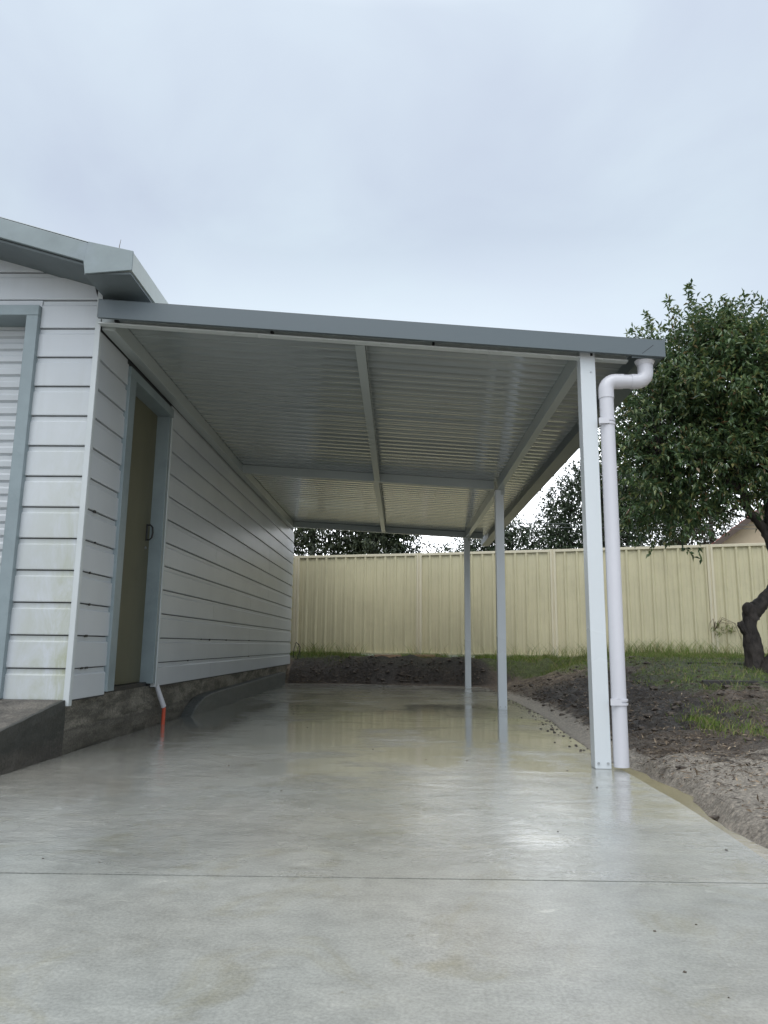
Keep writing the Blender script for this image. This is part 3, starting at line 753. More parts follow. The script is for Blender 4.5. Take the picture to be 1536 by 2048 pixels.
def beam(name, A, B, w, h, mat, thick=0.004, flip=1, lip=0.018):
    """C-section from A to B, web on the near side, opening away"""
    b = MB()
    pr = [(0, 0), (w, 0), (w, lip), (w - thick, lip), (w - thick, thick), (thick, thick), (thick, h - thick), (w - thick, h - thick), (w - thick, h - lip), (w, h - lip), (w, h), (0, h)]
    b.sweep([(a * flip, z) for a, z in pr], A, B)
    return b.build(name, mat, carport, bevel=0.0012)
# cross beams: sweep left->right, so side = dir x up points to the camera; flip to put the web in front
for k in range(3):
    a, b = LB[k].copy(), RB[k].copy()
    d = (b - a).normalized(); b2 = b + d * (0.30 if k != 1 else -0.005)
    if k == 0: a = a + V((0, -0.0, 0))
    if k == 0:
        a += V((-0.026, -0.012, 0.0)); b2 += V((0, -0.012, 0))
        beam('cross_beam', a + V((0, 0.05, 0)), b2 + V((0, 0.05, 0)), 0.05, BH, M['beam_front_lit'], flip=1, lip=0.009)
    else: beam('cross_beam', a, b2, 0.05, BH, M['beam_shaded'], flip=-1)
# dark clips holding the front beam under the barge
for u_ in (0.03, 0.37, 0.71, 1.03):
    q_ = lerp(LB[0], RB[0], u_); ck = MB(); ck.box(q_.x - 0.007, q_.x + 0.007, q_.y - 0.020, q_.y + 0.03, q_.z + 0.012, q_.z + 0.034)
    ck.build('clip', M['dark_metal'], carport)
# wall ledger along the shed
lg = MB()
for k in range(2):
    a, b = LB[k], LB[k + 1]
    a2 = V((WX + 0.001, a.y + (0.055 if k == 0 else 0.0), 2.545 if k == 0 else 2.518)); b2 = V((WX + 0.001, b.y + (0.1 if k else -0.001), 2.518))
    za, zb_ = a.z + BH, b.z + BH
    lg.hexa([(WX + 0.001, a2.y, a2.z), (WX + 0.085, a2.y, a2.z - .006), (WX + 0.085, b2.y, b2.z - .006), (WX + 0.001, b2.y, b2.z),
             (WX + 0.001, a2.y, za), (WX + 0.085, a2.y, za - 0.006), (WX + 0.085, b2.y, zb_ - 0.006), (WX + 0.001, b2.y, zb_)])
lg.build('wall_ledger', M['beam_shaded'], carport, bevel=0.002)
# mid purlins, one per bay, and edge beams over the posts
def along(name, k, u, du=0.0, y0=0.055, y1=0.003, w=0.05, flip=1, drop=0.0, u2=None):
    u2 = u if u2 is None else u2
    a = lerp(LB[k], RB[k], u); b = lerp(LB[k + 1], RB[k + 1], u2); d = (b - a).normalized()
    return beam(name, a + d * y0 + V((0, 0, drop)), b - d * y1 + V((0, 0, drop)), w, BH + 0.003 - drop, M['beam_shaded'], flip=flip)
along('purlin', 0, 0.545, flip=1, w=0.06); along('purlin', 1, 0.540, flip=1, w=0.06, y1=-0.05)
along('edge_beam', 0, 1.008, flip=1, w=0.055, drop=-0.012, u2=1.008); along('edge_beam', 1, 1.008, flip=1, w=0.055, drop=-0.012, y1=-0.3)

# posts
POSTS = [(1.020, 1.106, 4.098, 2.372), (0.972, 1.060, 7.705, 2.262), (0.952, 1.041, 11.46, 2.288)]
for i, (x0, x1, y0, zt_) in enumerate(POSTS):
    p = MB(); p.box(x0, x1, y0, y0 + 0.088, 0.0005, zt_)
    po = p.build('post', M['steel_white'], carport, base=((x0 + x1) / 2, y0 + 0.044, 0), bevel=0.003)
    for bx, bz, br_ in [(x0 + 0.018, 0.03, 0.007), (x1 - 0.018, 0.03, 0.007)] + ([(x0 + 0.06, 2.20, 0.005)] if i == 0 else []):
        bo = MB(); bo.tube([(bx, y0 + 0.002, bz), (bx, y0 - 0.006, bz)], br_, 6); bo.build('bolt', M['zinc'], po)
    bp = MB(); bp.box(x0 + 0.004, x1 - 0.004, y0 + 0.003, y0 + 0.085, -0.001, 0.006); bp.build('base_plate', M['zinc'], po)
    if i: br = MB(); br.box(x1 - 0.03, x1 + 0.012, y0 - 0.004, y0 + 0.09, zt_ - 0.05, zt_ + 0.06); br.build('bracket', M['beam_shaded'], po, bevel=0.002)

# grey barge capping across the front
bc = MB()
def cap_pts(y, z_off, xl=-1.868, xr=1.360):
    return [(xl, y + 0.14, z_off[0]), (xr, y, z_off[1])]
A0, A1 = V((-1.868, 4.165, 2.569)), V((1.484, 4.016, 2.2585))
H0, H1 = 0.117, 0.099
T = 0.022
dn = V((0, 1, 0))
bc.hexa([A0, A1, A1 + dn * T, A0 + dn * T, A0 + V((0, 0, H0)), A1 + V((0, 0, H1)), A1 + dn * T + V((0, 0, H1)), A0 + dn * T + V((0, 0, H0))])
B0, B1 = A0 + V((0, 0.001, H0 + .0005)), A1 + V((0, 0.001, H1 + .0005))
bc.hexa([B0, B1, B1 + dn * 0.16, B0 + dn * 0.16, B0 + V((0, 0, .003)), B1 + V((0, 0, .003)), B1 + dn * 0.16 + V((0, 0, .003)), B0 + dn * 0.16 + V((0, 0, .003))])
bc.build('barge_capping', M['grey_steel'], carport, bevel=0.003)
# gutter along the low side with its mitred front end
gu = MB()
GY0, GY1 = 4.045, 12.3
def gpt(y, x, z): return (x - 0.006 * (y - 4), y, z + 0.012 * (y - 4) / 8)
pr = [(1.352, 2.262), (1.472, 2.258), (1.484, 2.355), (1.476, 2.360), (1.462, 2.266), (1.360, 2.270), (1.360, 2.372), (1.352, 2.372)]
n = len(pr)
gu.add([gpt(GY0, x, z) for x, z in pr] + [gpt(GY1, x, z) for x, z in pr], [(i, (i + 1) % n, n + (i + 1) % n, n + i) for i in range(n)] + [tuple(range(n, 2 * n))])
gutter = gu.build('gutter', M['grey_steel'], carport)
ge = MB()
ge.hexa([(1.30, 4.040, 2.264), (1.474, 4.040, 2.257), (1.474, 4.046, 2.257), (1.30, 4.046, 2.264), (1.30, 4.040, 2.365), (1.484, 4.040, 2.358), (1.484, 4.046, 2.358), (1.30, 4.046, 2.365)])
ge.hexa([(1.452, 4.030, 2.360), (1.486, 4.018, 2.357), (1.486, 4.05, 2.357), (1.452, 4.05, 2.360), (1.470, 4.030, 2.364), (1.492, 4.018, 2.382), (1.492, 4.05, 2.382), (1.470, 4.05, 2.364)])
ge.build('gutter_end', M['grey_steel'], gutter)
sm = MB()
sx0 = [(1.352, 2.282), (1.356, 2.281), (1.420, 2.330), (1.417, 2.332)]
sm.add([(x, 4.0158 + (1.484 - x) * 0.0444, z) for x, z in sx0] + [(x, 4.0185 + (1.484 - x) * 0.0444, z) for x, z in sx0], [(0, 1, 2, 3), (7, 6, 5, 4), (0, 4, 5, 1), (1, 5, 6, 2), (2, 6, 7, 3), (3, 7, 4, 0)])
sm.build('seam', M['dark_metal'], gutter)
# downpipe
DY = 4.10; R_ = 0.042
dp = MB()
def bend(c, a0, a1, rad, nseg=8):   # arc in the x-z plane
    return [(c[0] + rad * math.cos(lerp(a0, a1, i / nseg)), DY, c[1] + rad * math.sin(lerp(a0, a1, i / nseg))) for i in range(nseg + 1)]
rb = 0.054
path = [(1.392, DY, 2.262), (1.392, DY, 2.215)]
path += bend((1.392 - rb, 2.142 + rb), 0, -math.pi / 2, rb)
path += [(1.30, DY, 2.142), (1.23, DY, 2.142)]
path += bend((1.162 + rb, 2.142 - rb), math.pi / 2, math.pi, rb)
path += [(1.162, DY, 1.6), (1.160, DY, 0.9), (1.158, DY, 0.012)]
pipe = None
dp.tube(path, R_ - 0.002, 24)
pipe = dp.build('downpipe', M['pvc'], carport, smooth=True)
so_ = MB()
def collar(a, b, r): so_.tube([a, b], r, 24)
so_.tube([(1.392, DY, 2.266), (1.392, DY, 2.240)], [R_ + 0.016, R_ + 0.004], 24)
so_.tube([(1.392, DY, 2.245), (1.392, DY, 2.215)] + bend((1.392 - rb, 2.142 + rb), 0, -math.pi / 2, rb) + [(1.305, DY, 2.142)], R_ + 0.0015, 24)
lo_ = MB(); pt = [(1.162 + rb + 0.045, DY, 2.142)] + bend((1.162 + rb, 2.142 - rb), math.pi / 2, math.pi, rb) + [(1.162, DY, 2.142 - rb - 0.05)]; lo_.tube(pt, R_ + 0.0015, 24)
so_.build('elbow', M['pvc'], pipe, smooth=True)
lo_.build('elbow', M['pvc'], pipe, smooth=True)
for zc in (1.895, 0.345):
    cl = MB()
    for dz in (-0.010, 0.010): cl.tube([(1.161, DY, zc + dz - 0.006), (1.161, DY, zc + dz + 0.006)], R_ + 0.0035, 24)
    cl.box(1.104, 1.16, DY - R_ - 0.004, DY - R_ + 0.006, zc - 0.016, zc + 0.016)
    cl.build('pipe_clip', M['pvc'], pipe)

# ------------------------------------------------------------------ fence
fence = thing('fence', (1.0, 13.1, 0.45), 'cream ribbed sheet metal fence with posts and capping rail behind the carport', 'fence')
FZ0, FZ1 = 0.482, 2.265
for k in range(len(FP) - 1):
    A, B = V((*FP[k], 0)), V((*FP[k + 1], 0)); d = (B - A).normalized(); nrm = V((d.y, -d.x, 0)); Ln = (B - A).length
    pm = MB(); s = 0.035; prof = []
    pitch = (Ln - 0.07) / 12
    for j in range(12):
        s0 = 0.035 + j * pitch
        prof += [(s0, 0.0), (s0 + pitch * 0.30, 0.0), (s0 + pitch * 0.34, 0.005), (s0 + pitch * 0.44, 0.005), (s0 + pitch * 0.48, 0.0), (s0 + pitch - 0.066, 0.0), (s0 + pitch - 0.044, 0.030), (s0 + pitch - 0.022, 0.030)]
    prof.append((Ln - 0.035, 0.0))
    n = len(prof)
    vs = [A + d * a + nrm * b + V((0, 0, FZ0 + 0.01)) for a, b in prof] + [A + d * a + nrm * b + V((0, 0, FZ1 - 0.01)) for a, b in prof]
    vs3 = [v - nrm * 0.002 for v in vs]; q = len(vs)
    fs = [(i, i + 1, n + i + 1, n + i) for i in range(n - 1)]
    pm.add(vs + vs3, fs + [tuple(q + j for j in f[::-1]) for f in fs])
    pm.build('fence_panel', M['fence_cream'], fence)
    rm = MB()
    rm.sweep([(-0.014, -0.045), (0.034, -0.045), (0.034, 0.0), (-0.014, 0.0)], A + d * 0.03 + V((0, 0, FZ1)), B - d * 0.03 + V((0, 0, FZ1)))
    rm.build('top_rail', M['fence_rail'], fence, bevel=0.004)
    rm = MB()
    rm.sweep([(-0.014, 0.0), (0.034, 0.0), (0.034, 0.035), (-0.014, 0.035)], A + d * 0.03 + V((0, 0, FZ0 - 0.012)), B - d * 0.03 + V((0, 0, FZ0 - 0.012)))
    rm.build('bottom_rail', M['fence_cream'], fence, bevel=0.004)
for (px, py) in FP:
    A = V((px, py, 0)); d = V((0.958, -0.286, 0)); nrm = V((d.y, -d.x, 0))
    pr = [(-0.05, 0.0), (-0.046, 0.040), (-0.014, 0.044), (-0.006, 0.026), (0.006, 0.026), (0.014, 0.044), (0.046, 0.040), (0.05, 0.0), (0.046, -0.03), (-0.046, -0.03)]
    n = len(pr); pm = MB()
    vs = [A + d * a + nrm * b + V((0, 0, 0.3)) for a, b in pr] + [A + d * a + nrm * b + V((0, 0, FZ1 + 0.004)) for a, b in pr]
    pm.add(vs, [(i, (i + 1) % n, n + (i + 1) % n, n + i) for i in range(n)] + [tuple(range(n))[::-1], tuple(range(n, 2 * n))])
    pm.build('fence_post', M['fence_rail'], fence)

# ------------------------------------------------------------------ foliage helpers (numpy)
def unit(a): return a / np.maximum(np.linalg.norm(a, axis=1, keepdims=True), 1e-9)
def leaf_mesh(P, D, Nn, Ls, Ws, droop=0.15):
    S = unit(np.cross(D, Nn)); Nn = np.cross(S, D)
    Ls = Ls[:, None]; Ws = Ws[:, None]
    base = P
    mid = P + D * Ls * 0.45
    a = mid + S * Ws * 0.5 + Nn * Ws * 0.22; b = mid - S * Ws * 0.5 + Nn * Ws * 0.22
    tip = P + D * Ls - Nn * Ls * droop
    n = len(P); vs = np.stack([base, a, tip, b], 1).reshape(-1, 3)
    i = np.arange(n) * 4
    fs = np.stack([i, i + 1, i + 2, i, i + 2, i + 3], 1).ravel()
    return vs, fs
def twig_leaves(starts, dirs, lens, per, leaf_len, leaf_w, droop=0.5, spread=1.0):
    n = len(starts)
    t = np.tile(np.linspace(0.12, 1.0, per), n) + RNG.normal(0, 0.03, n * per)
    S = np.repeat(starts, per, 0); D = np.repeat(dirs, per, 0); Lr = np.repeat(lens, per)
    P = S + D * (t * Lr)[:, None]
    P[:, 2] -= 0.12 * droop * (t ** 2) * Lr
    rd = unit(RNG.normal(0, 1, (n * per, 3)))
    ld = unit(D * 0.7 + rd * spread + np.array([0, 0, -droop]))
    nn = unit(RNG.normal(0, 0.45, (n * per, 3)) + np.array([0, 0, 1.0]))
    ll = leaf_len * RNG.uniform(0.6, 1.2, n * per); ww = leaf_w * RNG.uniform(0.7, 1.2, n * per)
    return leaf_mesh(P, ld, nn, ll, ww)
def crown_points(ells, n, shell=0.55):
    out = []
    vol = np.array([e[3] * e[4] * e[5] for e in ells]); cnt = np.maximum(1, (vol / vol.sum() * n).astype(int))
    for e, c in zip(ells, cnt):
        d = unit(RNG.normal(0, 1, (c, 3))); r = RNG.uniform(shell ** 3, 1, c) ** (1 / 3)
        out.append(np.array(e[:3]) + d * r[:, None] * np.array(e[3:6]))
    return np.concatenate(out)
def catmull(pts, rad, k):
    if k <= 1 or len(pts) < 3: return pts, rad
    P = [V(p) for p in pts]; o = []; r = []
    for i in range(len(P) - 1):
        a, b, c, d = P[max(i - 1, 0)], P[i], P[i + 1], P[min(i + 2, len(P) - 1)]
        for j in range(k):
            t = j / k
            o.append(0.5 * (2 * b + (c - a) * t + (2 * a - 5 * b + 4 * c - d) * t * t + (3 * b - a - 3 * c + d) * t ** 3)); r.append(lerp(rad[i], rad[i + 1], t))
    return o + [P[-1]], r + [rad[-1]]
def make_tree(name, label, cat, base, trunk, limbs, ells, n_clump, per_clump, leaves, leaf_len, leaf_w, lm, bm_, group=None, clump_r=0.28, droop=0.5, branch_r=0.02, extra=None, shell=0.45, smooth_trunk=True, near=False):
    t = thing(name, base, label, cat, group)
    mb = MB()
    for pts, rad in [trunk] + limbs:
        p2, r2 = catmull(pts, [q * 0.86 for q in rad] if near else rad, 8 if near else 1)
        mb.tube(p2, r2, 28 if near else 8)
    if near:
        mb.v = [tuple(V(p) + noise.noise_vector(V((p[0] * 9, p[1] * 9, p[2] * 5))) * 0.020 + noise.noise_vector(V((p[0] * 34, p[1] * 34, p[2] * 14))) * 0.013) for p in mb.v]
    ends = [V(p) for pts, _ in limbs for p in pts[1:]] or [V(trunk[0][-1])]
    C = crown_points(ells, n_clump, shell)
    for i, c in enumerate(C):
        if i % 2 and n_clump > 60: continue
        e = min(ends, key=lambda q: (q - V(c)).length + random.random() * 0.3)
        mid = lerp(e, V(c), 0.5) + V((random.uniform(-.1, .1), random.uniform(-.1, .1), random.uniform(-.08, .12))) * (V(c) - e).length
        mb.tube([e, mid, V(c)], [branch_r, branch_r * 0.6, branch_r * 0.25], 5, cap=False)
    mb.build('trunk', bm_, t, smooth=smooth_trunk)
    cen = np.array([np.mean([e[i] for e in ells]) for i in range(3)])
    st = np.repeat(C, per_clump, 0) + RNG.normal(0, clump_r * 0.35, (len(C) * per_clump, 3))
    dr = unit(unit(st - cen) * 0.8 + RNG.normal(0, 0.8, st.shape) + np.array([0, 0, 0.25]))
    ln = RNG.uniform(0.6, 1.3, len(st)) * clump_r
    vs, fs = twig_leaves(st, dr, ln, leaves, leaf_len, leaf_w, droop)
    if extra:
        for (p0, p1, per, sub) in extra:   # upright shoots
            p0, p1 = np.array(p0), np.array(p1); k = sub
            tt = np.linspace(0, 1, k)[:, None]; s = p0 + (p1 - p0) * tt + RNG.normal(0, 0.02, (k, 3))
            up = (p1 - p0) / np.linalg.norm(p1 - p0)
            d2 = unit(up[None] * 0.9 + RNG.normal(0, 0.45, (k, 3)) * (1.15 - tt))
            v2, f2 = twig_leaves(s, d2, (0.22 * (1.25 - tt[:, 0])), per, leaf_len, leaf_w, droop * 0.5, 0.9)
            fs = np.concatenate([fs, f2 + len(vs)]); vs = np.concatenate([vs, v2])
    np_mesh('crown', vs, fs, 3, lm, t)
    return t

# the near tree on the right
TB = (3.70, 8.0, 0.36)
trunk = ([(3.70, 8.0, 0.16), (3.70, 8.0, 0.40), (3.69, 8.0, 0.55), (3.675, 8.0, 0.72), (3.665, 8.0, 0.88), (3.69, 8.0, 0.99), (3.77, 8.0, 1.08), (3.88, 8.02, 1.17), (3.985, 8.03, 1.30), (4.02, 8.02, 1.46), (4.01, 8.0, 1.62), (3.965, 8.0, 1.78), (3.93, 8.0, 1.90)],
         [0.185, 0.15, 0.118, 0.100, 0.092, 0.098, 0.092, 0.085, 0.082, 0.080, 0.080, 0.085, 0.088])
limbs = [([(3.93, 8.0, 1.84), (3.82, 7.97, 2.00), (3.70, 7.93, 2.15), (3.62, 7.9, 2.50), (3.45, 7.8, 2.95), (3.30, 7.7, 3.5)], [0.068, 0.055, 0.05, 0.042, 0.03, 0.015]),
         ([(3.94, 8.0, 1.86), (4.00, 8.05, 2.2), (4.00, 8.1, 2.7), (3.95, 8.15, 3.2), (3.75, 8.2, 3.9)], [0.078, 0.068, 0.055, 0.04, 0.015]),
         ([(4.0, 8.0, 2.0), (4.35, 8.2, 2.5), (4.7, 8.4, 3.0)], [0.06, 0.045, 0.02]),
         ([(3.66, 7.95, 2.3), (3.2, 7.8, 2.6), (2.75, 7.75, 2.75)], [0.036, 0.024, 0.012]),
         ([(3.69, 7.99, 0.74), (3.60, 7.97, 0.83), (3.550, 7.96, 0.885), (3.546, 7.96, 0.889)], [0.06, 0.048, 0.045, 0.02]),          # sawn stub
         ([(3.70, 7.98, 0.93), (3.66, 7.97, 1.03), (3.65, 7.96, 1.085), (3.65, 7.96, 1.11)], [0.08, 0.075, 0.062, 0.03]),           # knot
         ([(3.70, 7.90, 0.26), (3.80, 7.88, 0.46), (3.93, 7.88, 0.64), (4.12, 7.9, 0.86), (4.30, 7.95, 1.25), (4.42, 8.05, 1.8), (4.50, 8.1, 2.5), (4.45, 8.1, 3.2)], [0.13, 0.10, 0.085, 0.075, 0.07, 0.06, 0.045, 0.02])]
ells = [(3.55, 8.1, 3.25, 1.05, 1.0, 1.05), (2.95, 8.0, 3.05, 0.62, 0.8, 0.75), (3.25, 8.0, 3.80, 0.50, 0.6, 0.50), (4.1, 8.1, 3.45, 1.0, 1.0, 0.80),
        (2.72, 7.9, 2.55, 0.42, 0.6, 0.52), (3.25, 7.7, 2.50, 0.50, 0.6, 0.38), (2.62, 7.8, 2.16, 0.42, 0.4, 0.30), (2.98, 7.8, 2.20, 0.40, 0.4, 0.22), (4.2, 7.9, 2.7, 0.7, 0.8, 0.4), (2.66, 8.0, 3.65, 0.28, 0.4, 0.35)]
shoots = [((3.28, 8.0, 4.0), (3.28, 8.0, 4.72), 11, 16), ((3.66, 8.0, 4.0), (3.66, 8.0, 4.50), 11, 13), ((4.02, 8.0, 3.8), (4.02, 8.0, 4.25), 11, 12), ((3.05, 7.9, 4.0), (2.98, 7.9, 4.46), 10, 10),
          ((2.85, 7.9, 3.8), (2.74, 7.9, 4.28), 10, 10), ((2.62, 7.9, 3.6), (2.52, 7.9, 4.05), 9, 8), ((3.45, 8.0, 4.0), (3.45, 8.1, 4.36), 10, 10), ((3.85, 8.1, 3.9), (3.85, 8.1, 4.28), 10, 10), ((4.3, 8.0, 3.9), (4.3, 8.0, 4.4), 10, 10),
          ((2.6, 7.8, 2.3), (2.36, 7.8, 1.92), 9, 9), ((2.9, 7.7, 2.2), (2.80, 7.7, 1.86), 9, 8), ((2.5, 7.8, 2.9), (2.25, 7.8, 2.75), 9, 8), ((2.9, 7.9, 3.6), (2.60, 7.9, 4.15), 9, 9)]
make_tree('garden_tree', 'large leafy tree with twisted dark trunk inside the fence', 'tree', TB, trunk, limbs, ells, 600, 8, 13, 0.076, 0.027, M['leaf_near'], M['bark'], near=True, extra=shoots, clump_r=0.26, droop=0.5, branch_r=0.010, shell=0.25)

# trees beyond the fence
GRP = 'trees beyond the fence'
def far_tree(name, label, x, y, h, ells, n, leaf, lm, lean=0.0, tr=0.16, bark='bark_gum', per=6, leaves=9, cr=0.6):
    trunk = ([(x, y, 0.3), (x + lean * 0.3, y, h * 0.35), (x + lean * 0.7, y, h * 0.65), (x + lean, y, h * 0.9)], [tr, tr * 0.85, tr * 0.6, tr * 0.25])
    limbs = []
    for e in ells:
        z0 = max(1.6, e[2] - e[5] * 1.1)
        t = min(0.9, z0 / h); sx = x + lean * t
        limbs.append(([(sx, y, z0), ((sx + e[0]) / 2, (y + e[1]) / 2, (z0 + e[2]) / 2 + .15), (e[0], e[1], e[2])], [tr * 0.55, tr * 0.36, tr * 0.16]))
    make_tree(name, label, 'tree', (x, y, 0.45), trunk, limbs, ells, n, per, leaves, leaf, leaf * 0.42, lm, M[bark], GRP, cr, 0.7, tr * 0.16, shell=0.2)
far_tree('gum_tree', 'gum tree with dark straight trunk nearest the shed wall beyond the fence', -3.75, 30, 9.5, [(-4.4, 30, 5.4, 1.5, 1.4, 1.0), (-3.2, 30, 6.8, 1.5, 1.4, 1.2), (-3.1, 30.4, 4.6, 1.2, 1.0, 0.9), (-4.0, 29.8, 8.2, 1.4, 1.2, 1.2)], 260, 0.17, M['leaf_gum'], 0.1)
far_tree('gum_tree', 'thin gum tree with pale grey forked trunk, second from the shed wall', -1.95, 31, 9.0, [(-2.0, 31, 5.0, 1.1, 1.2, 0.8), (-1.6, 31, 6.8, 1.5, 1.3, 1.2), (-2.6, 31.3, 6.0, 0.9, 1.0, 0.8)], 170, 0.17, M['leaf_gum'], 0.25, 0.13)
far_tree('gum_tree', 'slender gum tree with open crown between the second gum and the bushy end tree', -1.15, 29.5, 8.2, [(-1.2, 29.5, 4.7, 0.9, 1.0, 0.7), (-0.9, 29.5, 6.3, 1.3, 1.2, 1.0)], 150, 0.16, M['leaf_gum'], -0.1, 0.14)
far_tree('gum_tree', 'bushy gum tree beside the gap of open sky and bare branches', -0.25, 30.5, 7.4, [(-0.2, 30.5, 4.6, 0.75, 0.9, 0.9), (-0.45, 30.5, 6.0, 1.0, 1.0, 1.0)], 170, 0.16, M['leaf_bush'], 0.05, 0.12)
far_tree('small_tree', 'low bushy tree beyond the fence between the two far carport posts', 2.9, 30, 4.8, [(2.7, 30, 4.1, 0.9, 0.8, 0.75), (3.6, 30, 4.0, 0.8, 0.8, 0.8), (3.3, 30, 4.55, 0.6, 0.6, 0.45)], 110, 0.15, M['leaf_bush'], 0.0, 0.09)
far_tree('small_tree', 'leaning tree with an arching crown right of the middle carport post', 4.1, 29.5, 5.4, [(4.1, 29.5, 5.0, 0.8, 0.7, 0.5), (4.9, 29.5, 4.65, 0.8, 0.7, 0.36), (5.7, 29.5, 4.25, 0.7, 0.7, 0.4), (3.9, 29.5, 4.2, 0.5, 0.5, 0.3)], 120, 0.14, M['leaf_bush'], 0.3, 0.09)
far_tree('broad_tree', 'broad dark tree beyond the fence behind the white downpipe', 8.0, 30, 8.2, [(6.9, 30, 6.1, 1.2, 1.2, 1.1), (8.0, 30, 7.0, 1.4, 1.3, 1.2), (8.8, 30, 5.2, 1.5, 1.4, 1.1), (7.0, 30, 4.7, 0.9, 1.0, 0.7), (9.4, 30, 6.8, 1.3, 1.2, 1.2), (6.3, 30, 5.0, 0.8, 0.9, 0.9)], 420, 0.15, M['leaf_bush'], 0.2, 0.2, per=7)
far_tree('open_tree', 'open crowned tree with sky showing through, left of the tiled roof', 11.7, 31, 7.8, [(11.2, 31, 5.4, 1.0, 0.9, 0.8), (12.2, 31, 6.3, 1.1, 1.0, 0.8), (12.0, 31, 4.9, 0.7, 0.8, 0.4), (10.9, 31, 6.6, 1.1, 1.0, 0.8)], 120, 0.15, M['leaf_gum'], 0.1, 0.16)
far_tree('shade_tree', 'dense tree standing behind the tiled roof house', 15.0, 36, 8.5, [(14.5, 36, 6.2, 1.9, 1.5, 1.5), (16.5, 36, 6.5, 1.8, 1.5, 1.5)], 90, 0.18, M['leaf_bush'], 0.0, 0.2)
# bare saplings in the gap
bt = thing('bare_tree', (1.2, 30, 0.45), 'leafless grey sapling beyond the fence between the gums and bushes', 'tree', GRP)
mb = MB()
mb.tube([(1.25, 30, 0.3), (1.22, 30, 3.0), (1.15, 30, 4.2)], [0.06, 0.045, 0.03], 8)
def bare(p, d, ln, r, lev):
    q = p + d * ln; mb.tube([p, lerp(p, q, .5) + V((random.uniform(-.04, .04), 0, 0.02)), q], [r, r * .8, r * .6], 5)
    if lev:
        for k in range(3): bare(lerp(p, q, random.uniform(.5, 1)), (d + V((random.uniform(-.7, .7), random.uniform(-.5, .5), random.uniform(0, .4)))).normalized(), ln * .72, r * .6, lev - 1)
for k in range(4): bare(V((1.2, 30, 3.6 + k * .15)), V((random.uniform(-.6, .6), random.uniform(-.3, .3), 1)).normalized(), 0.6, 0.022, 2)
mb.build('trunk', M['bark_bare'], bt)

# neighbour's house with a tiled gable roof
def house():
    hb = (13.9, 27.5, 0.45)
    h = thing('neighbour_house', hb, 'cream rendered house with red tiled gable roof beyond the fence', 'house')
    rot = math.radians(-16); R = Matrix.Rotation(rot, 4, 'Z')
    W, Ln, He, Hr = 3.3, 8.0, 3.25, 5.75
    def tr(mbb):
        mbb.v = [tuple(R @ V(p) + V(hb)) for p in mbb.v]
    w = MB()
    w.box(-W, W, 0, Ln, -0.5, He)
    w.add([(-W, 0, He), (W, 0, He), (0, 0, Hr), (-W, Ln, He), (W, Ln, He), (0, Ln, Hr)], [(0, 1, 2), (5, 4, 3), (0, 2, 5, 3), (1, 4, 5, 2)])
    tr(w); w.build('wall', M['render_cream'], h)
    r = MB(); sl = (Hr - He) / W; o = 0.45; y = -o
    for sgn in (-1, 1):
        rows = 14
        for k in range(rows):
            a = k / rows; b = (k + 1) / rows
            xa = sgn * (W + o) * (1 - a); xb = sgn * (W + o) * (1 - b)
            za = He - sl * o + (Hr - He + sl * o) * a + 0.08; zb_ = He - sl * o + (Hr - He + sl * o) * b + 0.05
            r.hexa([(xa, -o, za - .05), (xa, Ln + o, za - .05), (xb, Ln + o, zb_ - .05), (xb, -o, zb_ - .05), (xa, -o, za), (xa, Ln + o, za), (xb, Ln + o, zb_), (xb, -o, zb_)])
    tr(r); r.build('roof', M['tile'], h)
    b = MB()
    for sgn in (-1, 1):
        x0, z0 = sgn * (W + o), He - sl * o
        b.hexa([(x0, -o - .03, z0 - .2), (0, -o - .03, Hr - .2), (0, -o - .002, Hr - .2), (x0, -o - .002, z0 - .2), (x0, -o - .03, z0 + .04), (0, -o - .03, Hr + .04), (0, -o - .002, Hr + .04), (x0, -o - .002, z0 + .04)])
    tr(b); b.build('barge_board', M['brown_barge'], h)
    wi = MB(); wi.box(-0.7, 0.7, -0.02, 0.01, 1.0, 2.2); tr(wi); f = wi.build('window', M['glass'], h)
    wf = MB(); wf.box(-0.78, -0.701, -0.05, 0.0, .92, 2.28); wf.box(0.701, 0.78, -0.05, 0.0, .92, 2.28); wf.box(-0.70, 0.70, -0.05, 0, .92, .995); wf.box(-0.70, 0.70, -0.05, 0, 2.205, 2.28); tr(wf); wf.build('frame', M['steel_white'], f)
house()
# overhead service wires
pl = thing('power_line', (0, 27, 5.0), 'pair of thin overhead wires strung beyond the fence', 'wires')
for dz in (0.0, 0.14):
    mb = MB(); mb.tube([(-26 + 4 * i, 27, 4.95 + dz + 0.004 * (i - 8) ** 2 * 0.6) for i in range(17)], 0.010, 6)
    mb.build('cable', M['wire'], pl)

